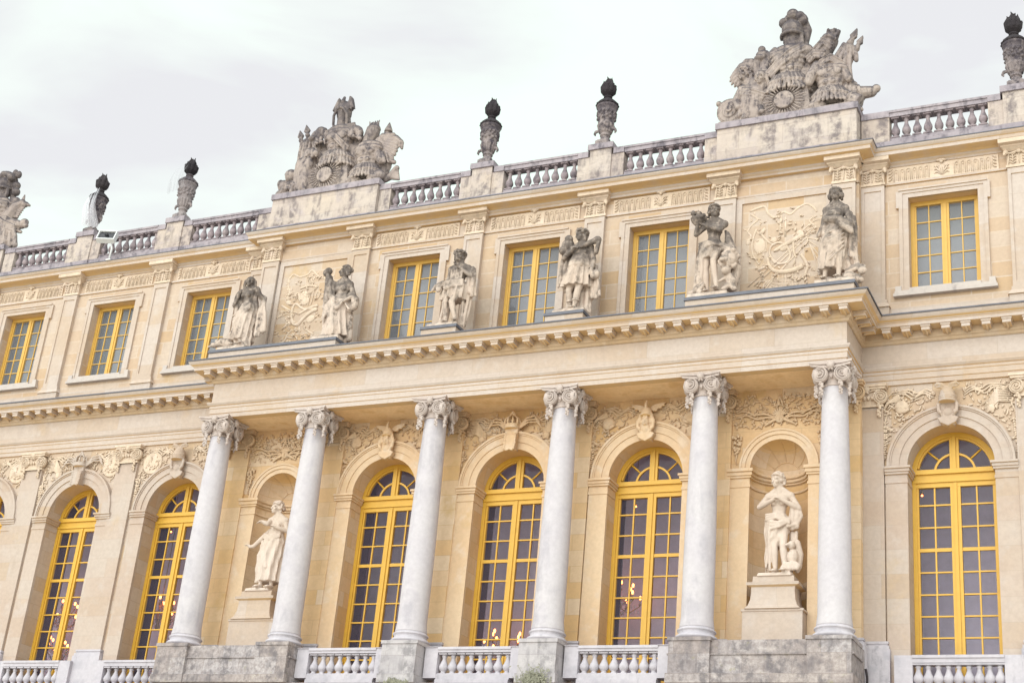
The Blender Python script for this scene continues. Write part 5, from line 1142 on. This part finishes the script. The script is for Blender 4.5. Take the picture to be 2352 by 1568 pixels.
def trophy_left():
    b = MBd(); q = random.Random(78)
    b.frus(-.80, .75, -.34, .4, 0, -.62, .6, -.3, .35, 1.0); b.box(-2.0, 1.95, -.42, .42, -.02, .10); sun_face(b, -.12, .50)
    cuirass(b, .02, -.06, 1.44, 1.0); helm(b, -.02, -.04, 3.10, 1.12, 'wings', 3)
    b.ell((.70, .12, 1.5), (.4, .22, .7)); b.ell((-.62, .12, 1.4), (.4, .22, .9)); b.ell((.05, .05, 1.2), (.8, .25, .9)); b.ell((1.5, .12, .9), (.6, .22, .7))
    b.ell((-.46, -.06, 2.28), (.2, .2, .2)); b.ell((.62, -.06, 2.22), (.26, .24, .26)); b.ell((.1, -.02, 2.36), (.45, .18, .10))
    sash(b, [(-.4, -.24, 2.3), (0, -.42, 2.0), (.3, -.40, 1.7), (.5, -.28, 1.5)], .05, 3, .07, 2); sash(b, [(-.5, -.2, 2.3), (0, -.28, 2.36), (.6, -.2, 2.44)], .05, 3, .08, 3)
    folds(b, (.5, -.28, 2.2), (.85, -.15, 2.2), (.55, -.32, 1.9), (.9, -.2, 1.85), 4, .08, .08, 4)
    # left side
    b.chain([(-1.05, -.1, .3), (-1.12, -.1, .9), (-1.05, -.08, 1.5)], [.42, .42, .30]); b.ell((-.92, -.34, 1.1), (.18, .14, .3)); b.ell((-1.26, -.34, 1.05), (.16, .14, .34)); b.cap((-1.0, -.2, 1.6), (-.7, -.36, 1.45), .2, .14); folds(b, (-1.1, -.3, 1.7), (-.7, -.34, 1.65), (-1.05, -.35, 1.4), (-.65, -.38, 1.35), 5, .06, .06, 8)
    folds(b, (-1.62, 0, 2.3), (-1.2, .05, 2.4), (-1.6, -.02, 1.3), (-1.1, 0, 1.4), 9, .07, .09, 5, .03)
    for x, z in ((-1.67, 2.40), (-1.44, 2.58)): b.cap((x + .12, 0, 1.6), (x + .03, 0, z), .05, .05); b.ell((x + .04, 0, z - .06), .09); blade(b, (x + .04, z - .05), (x - .06, z + .36), .12, 0)
    b.ell((-.95, -.05, 2.32), (.22, .22, .26)); b.ell((-.82, -.05, 2.55), (.2, .17, .15)); b.ell((-.68, -.05, 2.45), (.13, .15, .2)); b.ell((-1.02, -.2, 2.2), (.16, .13, .1)); b.chain([(-.95, 0, 2.2), (-.85, 0, 1.8)], [.22, .2]); folds(b, (-.9, -.2, 2.15), (-.5, -.25, 2.15), (-.8, -.28, 1.85), (-.45, -.3, 1.9), 5, .06, .06, 6)
    b.ell((-1.66, -.1, .85), (.26, .26, .26)); b.ell((-1.78, -.12, 1.0), (.2, .15, .1), (0, -30, 0)); b.ell((-1.98, -.05, .55), (.22, .2, .24)); b.ell((-2.08, -.1, .62), (.12, .16, .17)); b.chain([(-2.0, -.15, .15), (-1.6, -.2, .3), (-1.2, -.25, .2)], [.18, .25, .2]); folds(b, (-1.7, -.3, .5), (-1.0, -.35, .5), (-1.9, -.36, .1), (-.9, -.4, .12), 10, .06, .07, 9, .07)
    # right side
    b.chain([(.95, .05, 1.6), (1.1, .06, 1.95), (1.2, .06, 2.2)], [.22, .22, .25]); b.tube([(1.02, .05, 2.12), (1.2, .02, 2.2), (1.36, .05, 2.1)], .12, 8); b.ell((1.22, .05, 2.32), (.26, .22, .16))
    for k in range(9): b.cap((1.06 + .04 * k, .05 + q.uniform(-.1, .1), 2.35), (1.06 + .045 * k + q.uniform(-.05, .05), .05, 2.50 + q.uniform(0, .16)), .07, .02, 6)
    b.cap((1.5, .1, 1.4), (1.74, .1, 2.15), .05, .05); b.ell((1.74, .1, 2.10), (.12, .1, .06)); b.lathe([(.15, 2.14), (.13, 2.24), (.012, 2.52)], (1.78, .1, 0), 10)
    for k in range(9):
        t = k / 8; b.chain([(1.2, .0, 1.55), (1.55 + .1 * (1 - t), .06, 1.96 - .5 * t), (2.05 + .2 * sin(pi * t), .02, 1.95 - 1.05 * t)], [.09, .13, .07], 8)
    b.chain([(1.75, .1, 2.02), (2.1, .1, 1.85), (2.34, .06, 1.6), (2.42, .06, 1.38)], [.1, .12, .12, .05]); b.cap((1.95, .05, 1.0), (2.2, .05, .88), .12, .08)
    cuirass(b, 1.26, -.1, .72, .88, 5); b.ell((1.2, -.35, 1.35), (.2, .1, .16)); b.cap((1.62, -.1, 1.2), (1.85, -.2, .85), .18, .14); folds(b, (1.5, -.2, 1.25), (1.95, -.1, 1.15), (1.75, -.25, .85), (2.1, -.15, .8), 5, .06, .06, 12)
    for k in range(7): b.chain([(2.0, .0, .2), (2.2 + .03 * k, -.02, .28 + .05 * k), (2.50 - .02 * k, 0, .16 + .08 * k)], [.09, .1, .05], 7)
    b.ell((1.85, -.2, .3), (.22, .18, .2)); b.ell((1.65, -.25, .2), (.22, .2, .16)); b.ell((.95, -.3, .2), (.3, .16, .15))
    return b
def trophy_far():
    b = MBd(); b.box(-1.95, 1.95, -.42, .42, -.02, .12); b.frus(-.3, 2.0, -.35, .4, 0, .2, 1.7, -.3, .3, 1.4)
    cuirass(b, .95, -.05, 1.3, .95); helm(b, .98, -.04, 2.88, .95, 'plume', 8)
    for k in range(5): b.ell((.7 + .2 * k, 0, 3.36 + .1 * (k % 2)), (.11, .12, .16))
    b.ell((1.46, .1, 2.66), .17); b.ell((1.40, .1, 2.95), .17); b.ell((1.2, .0, 3.15), .15); b.cap((1.4, .1, 2.1), (1.6, .08, 2.2), .25, .2)
    b.chain([(1.5, .05, 1.5), (1.75, .05, 1.9), (2.0, .05, 2.05)], [.3, .24, .16]); b.frus(1.82, 2.08, -.02, .1, 2.0, 2.02, 2.06, .02, .06, 2.42); b.ell((2.15, .05, 1.98), (.18, .12, .12)); b.cap((2.2, .05, 2.0), (2.40, .05, 1.90), .09, .05)
    for k in range(6): b.cap((1.7, .03, 1.5 + .07 * k), (2.0 + .05 * k, .03, 1.45 + .09 * k), .07, .03)
    b.chain([(1.5, -.1, 1.2), (1.9, -.05, 1.15), (2.3, 0, 1.05)], [.22, .2, .16]); b.ell((2.40, 0, 1.14), (.2, .14, .16)); b.ell((2.5, 0, 1.0), (.13, .1, .1)); sash(b, [(1.2, -.35, 1.3), (1.6, -.35, 1.0), (2.1, -.2, .8)], .06, 4, .09, 3)
    folds(b, (1.3, -.2, 1.0), (2.1, -.1, .95), (1.1, -.3, .1), (2.4, -.1, .1), 12, .09, .10, 14, .05); b.cap((2.0, 0, .9), (2.35, 0, .75), .12, .06); b.chain([(.1, -.1, .3), (0, -.1, 1.2), (.3, -.05, 1.9)], [.5, .45, .3])
    feathers(b, -.2, 1.5, 0, -1, 7, .9, 3); b.chain([(-1.5, -.1, .3), (-1.0, -.1, .6), (-.5, -.1, .5)], [.3, .4, .4])
    return b
tag(link('trophy', carve(trophy_left(), .017, 1, 'trophy'), MTR, None, (-7.75, -.05, 15.36)), 'carved stone trophy of arms under a bat winged helmet, with torch, banners and sun disc', 'sculpture', 'carved trophies of arms along the roof')
tag(link('trophy', carve(trophy_right(), .017, 1, 'trophy'), MTR, None, (7.70, -.05, 15.36)), 'carved stone trophy of arms under a plumed helmet, with quiver, furled flags and sun disc', 'sculpture', 'carved trophies of arms along the roof')
tag(link('trophy', carve(trophy_far(), .022, 1, 'trophy'), MTR, None, (-24.15, .35, 15.36)), 'carved stone trophy of arms with only its right half in view', 'sculpture', 'carved trophies of arms along the roof')

# ------------------------------------------------------------------ flaming urns on the parapet
def urn_parts():
    r = random.Random(4)
    bd = MBd()
    bd.lathe([(.20, 0), (.20, .06), (.15, .10), (.14, .16), (.19, .19), (.19, .22), (.17, .25), (.22, .34), (.27, .52), (.30, .80), (.33, 1.05), (.36, 1.16), (.385, 1.19), (.385, 1.25), (.37, 1.28)], (0, 0, 0), 28)
    for k in range(14):
        a = 2 * pi * k / 14
        bd.cap((.21 * cos(a), .21 * sin(a), .33), (.28 * cos(a), .28 * sin(a), .56), .035, .045, 6)
        bd.chain([(.32 * cos(a), .32 * sin(a), 1.06), (.34 * cos(a + .22), .34 * sin(a + .22), .96), (.32 * cos(a + .45), .32 * sin(a + .45), 1.06)], [.03, .04, .03], 6)
        bd.ell((.305 * cos(a + .2), .305 * sin(a + .2), .76 + .05 * (k % 2)), (.06, .06, .05)); bd.ell((.315 * cos(a + .1), .315 * sin(a + .1), .88), (.05, .05, .04))
    for s in (-1, 1): bd.chain([(s * .25, -.02, .42), (s * .36, -.02, .40), (s * .40, -.02, .33), (s * .37, -.02, .28)], [.05, .055, .045, .03], 8)
    bd.box(-.26, .26, -.26, .26, -.21, -.04); bd.frus(-.25, .25, -.25, .25, -.04, -.2, .2, -.2, .2, .02)
    bd.v = [(x * .87, y * .87, z) for x, y, z in bd.v]
    body_ = carve(bd, .016, 1, 'urn')
    ld = MBd(); ld.lathe([(.395, 1.25), (.40, 1.30), (.35, 1.36), (.30, 1.42), (.22, 1.46), (.13, 1.49), (.12, 1.56), (.155, 1.58), (.155, 1.62), (.11, 1.65)], (0, 0, 0), 28)
    for k in range(16):
        a = 2 * pi * k / 16; ld.cap((.38 * cos(a), .38 * sin(a), 1.29), (.2 * cos(a), .2 * sin(a), 1.46), .045, .035, 6)
    ld.v = [(x * .88, y * .88, z) for x, y, z in ld.v]
    fl = MBd(); fl.lathe([(.10, 1.64), (.19, 1.72), (.225, 1.82), (.20, 1.95), (.12, 2.05)], (0, 0, 0), 14)
    for k in range(9):
        a = 2 * pi * k / 9; h = (2.12, 1.98, 2.20)[k % 3]
        fl.chain([(.17 * cos(a), .17 * sin(a), 1.80), (.205 * cos(a), .205 * sin(a), 1.96), (.15 * cos(a + .25), .15 * sin(a + .25), h - .08), (.17 * cos(a + .1), .17 * sin(a + .1), h)], [.075, .06, .035, .008], 7)
    for k in range(5):
        a = 2 * pi * k / 5 + .4; h = 2.34 - .07 * (k % 3)
        fl.chain([(.07 * cos(a), .07 * sin(a), 1.95), (.10 * cos(a), .10 * sin(a), 2.1), (.06 * cos(a + .4), .06 * sin(a + .4), h - .1), (.085 * cos(a), .085 * sin(a), h)], [.08, .065, .04, .008], 7)
    return body_, carve(ld, .016, 1, 'lid'), carve(fl, .013, 0, 'flame')
ub, ul, uf = urn_parts()
for x, y, lab in ((-2.0, YPC, 'dark flaming stone urn left of two bare urns between the roof trophies'), (2.0, YPC, 'dark flaming stone urn right of two bare urns between the roof trophies'), (13.97, YPW, 'blackened flaming stone urn cut by the right edge of the picture'),
                  (-18.14, YPW, 'black flaming stone urn half hidden behind hanging white netting'), (-14.13, YPW, 'flaming stone urn under a thin veil of netting, nearest left of the bat winged trophy')):
    o = link('urn', ub, MUL if x == -14.13 else MU, None, (x, y + .04, 15.60)); tag(o, lab, 'urn', 'flaming urns on the roof balustrade')
    link('lid', ul, MK if x != -14.13 else MU, o); link('flame', uf, MK, o)
def netting(pts_top, pts_bot, n, seed, lab, loc, mat=None, wid=1.):
    """thin torn net: overlapping translucent strands of cloth"""
    q = random.Random(seed); b = MBd()
    for k in range(n):
        t = k / (n - 1); P = []
        for i in range(9):
            s = i / 8; a = lerp(pts_top[0], pts_top[1], t); c = lerp(pts_bot[0], pts_bot[1], t); p = lerp(a, c, s)
            P.append((p[0] + .03 * sin(7 * s + k), p[1] - .22 * sin(pi * s) * 1.0 - .05 * (k % 2), p[2]))
        w = q.uniform(.05, .10) * wid
        b.add([(x - w * (.3 + i / 8.), y, z) for i, (x, y, z) in enumerate(P)] + [(x + w * (.3 + i / 8.), y - .02, z) for i, (x, y, z) in enumerate(P)], [(i, i + 1, 10 + i, 9 + i) for i in range(8)])
    o = b.obj('netting', mat or MN, None, loc); tag(o, lab, 'netting', 'torn netting on the urns')
netting(((-.06, -.1, 1.62), (.12, -.12, 1.62)), ((-.2, -.25, .05), (.50, -.22, -.15)), 9, 1, 'white torn netting hanging down the front of the black urn', (-18.14, YPW, 15.60))
netting(((-.14, -.1, 2.1), (.2, -.14, 2.1)), ((-.52, -.3, .75), (.25, -.4, .85)), 8, 2, 'thin veil of netting draped from the flame over one shoulder of the urn', (-14.13, YPW, 15.60), MN2, .55)

# ------------------------------------------------------------------ floodlight
fl = empty('floodlight', (-16.5, -.35, 13.9)); tag(fl, 'white boxed floodlight on a post in front of the roof balustrade', 'floodlight')
b = MBd(); b.tube([(.08, -.1, -.1), (.14, -.14, .35), (.1, -.22, .55)], .035, 8); b.box(.02, .2, -.2, .1, -.12, -.08); b.obj('post', MWM, fl)
T = Matrix.Translation((-.05, -.3, .78)) @ Matrix.Rotation(R(20), 4, 'Z') @ Matrix.Rotation(R(-24), 4, 'X') @ Matrix.Scale(.82, 4)
h = MBd(); h.box(-.36, .36, -.0, .16, -.24, .24)
for x0, x1, z0, z1 in ((-.40, .40, .24, .29), (-.40, .40, -.29, -.24), (-.40, -.36, -.24, .24), (.36, .40, -.24, .24)): h.box(x0, x1, -.10, .16, z0, z1)
b = MBd(); b._m(h, T); b.obj('lamp_housing', MWM, fl)
h = MBd(); h.box(-.34, .34, -.03, -.004, -.22, .22); h.lathe([(.1, 0), (.06, .04)], (0, -.06, 0), 10); b = MBd(); b._m(h, T); b.obj('lens', MDK, fl)

# ------------------------------------------------------------------ chandeliers seen through the glass
FP = []
def chandelier_meshes():
    fr = MBd(); fm = MBd(); cr_ = MBd(); fm.ell((0, 0, 0), (.034, .034, .06), n=8, m=6)
    fr.lathe([(.03, -.5), (.1, -.42), (.05, -.3), (.12, -.1), (.05, .1), (.08, .3), (.02, .45)], (0, 0, 0), 12); fr.tube([(0, 0, .4), (0, 0, 3.2)], .018, 6)
    for k in range(12):
        a = 2 * pi * k / 12; r_ = .62 if k % 2 else .42; z = 0 if k % 2 else .28
        fr.tube([(.05 * cos(a), .05 * sin(a), z - .15), (r_ * .5 * cos(a), r_ * .5 * sin(a), z - .28), (r_ * cos(a), r_ * sin(a), z - .05)], .016, 6); fr.lathe([(.02, z - .05), (.05, z), (.02, z + .02)], (r_ * cos(a), r_ * sin(a), 0), 8)
        fr.tube([(r_ * cos(a), r_ * sin(a), z + .02), (r_ * cos(a), r_ * sin(a), z + .14)], .014, 6); FP.append((r_ * cos(a), r_ * sin(a), z + .19))
        for j in range(5): cr_.ell((r_ * (.3 + .17 * j) * cos(a + .2), r_ * (.3 + .17 * j) * sin(a + .2), z - .3 + .03 * j), (.02, .02, .05), n=6, m=4)
    return fr.mesh('chandelier_frame'), fm.mesh('candle_flame'), cr_.mesh('crystal_drops')
# a dry weed and moss on the lower stonework
MLF = plain('dry_leaf', (.26, .25, .19), .9, 0, .5)
def weed(x, y, z, w, h, n, seed, lab):
    q = random.Random(seed); b = MBd()
    for k in range(n):
        px_ = x + q.gauss(0, w * .42); pz = z + abs(q.gauss(0, h * .45)); a = q.uniform(0, pi); l = q.uniform(.025, .06); dy = -q.uniform(.01, .12)
        d = V((cos(a) * l, q.uniform(-.4, .4) * l, sin(a) * l)); m = V((-d.z, q.uniform(-.3, .3) * l, d.x)) * .35; p = V((px_, y + dy, pz))
        b.add([p - d, p + m, p + d, p - m], [(0, 1, 2, 3)], False)
        if k % 5 == 0: b.tube([(x + (px_ - x) * .3, y - .02, z - .05), (px_, y + dy, pz)], .006, 4)
    o = b.obj('weed', MLF, None); tag(o, lab, 'plant')
weed(2.0, -2.05, -1.24, .42, .34, 460, 3, 'dry grey green weed clinging to the foot of the fourth column pedestal')
weed(-1.95, -2.05, -1.25, .35, .12, 160, 5, 'low strip of moss along the foot of the third column pedestal')
b = MBd(); b.tube([(9.98, -.8, -.62), (10.0, -.74, -.8), (10.0, -.72, -1.3), (10.02, -.93, -2.2)], .03, 6); o = b.obj('cable', MK, None); tag(o, 'thin black cable hanging down the right corner of the podium', 'cable')
cf, cl_, cc = chandelier_meshes()
for x, y, z, lab in ((-17.52, 2.2, 1.82, 'lit crystal chandelier behind the second wing window, upper of two glows'), (-17.3, 2.2, .60, 'lit crystal chandelier low behind the second wing window'), (-13.5, 2.2, 1.86, 'lit crystal chandelier behind the arched window beside the first column'),
                     (-.95, 2.2, .60, 'lit crystal chandelier low behind the crown topped middle window'), (2.42, 2.2, 1.92, 'lit chandelier behind the arched window right of the middle one')):
    o = link('chandelier', cf, MGD, None, (x, y, z)); tag(o, lab, 'chandelier', 'lit chandeliers inside the arched windows'); link('crystal_drops', cc, MCR, o)
    for p in FP: link('candle_flame', cl_, MFM, o, p)
for x, y, z, lab in ((3.02, 1.6, 4.5, 'small bright lamp high behind the arched window right of the middle one'), (10.94, 1.6, 4.4, 'small bright lamp high behind the arched window in the right wing'), (-13.16, 1.6, 4.44, 'small bright lamp high behind the arched window beside the first column')):
    b = MBd(); b.tube([(0, 0, .06), (0, 0, 2.3)], .008, 6); b.lathe([(.03, .03), (.05, .08), (.015, .12)], (0, 0, 0), 10); o = b.obj('pendant_lamp', MGD, None, (x, y, z)); tag(o, lab, 'lamp', 'small lamps high inside the arched windows')
    b = MBd(); b.ell((0, 0, 0), .026); b.obj('bulb', MFM, o)
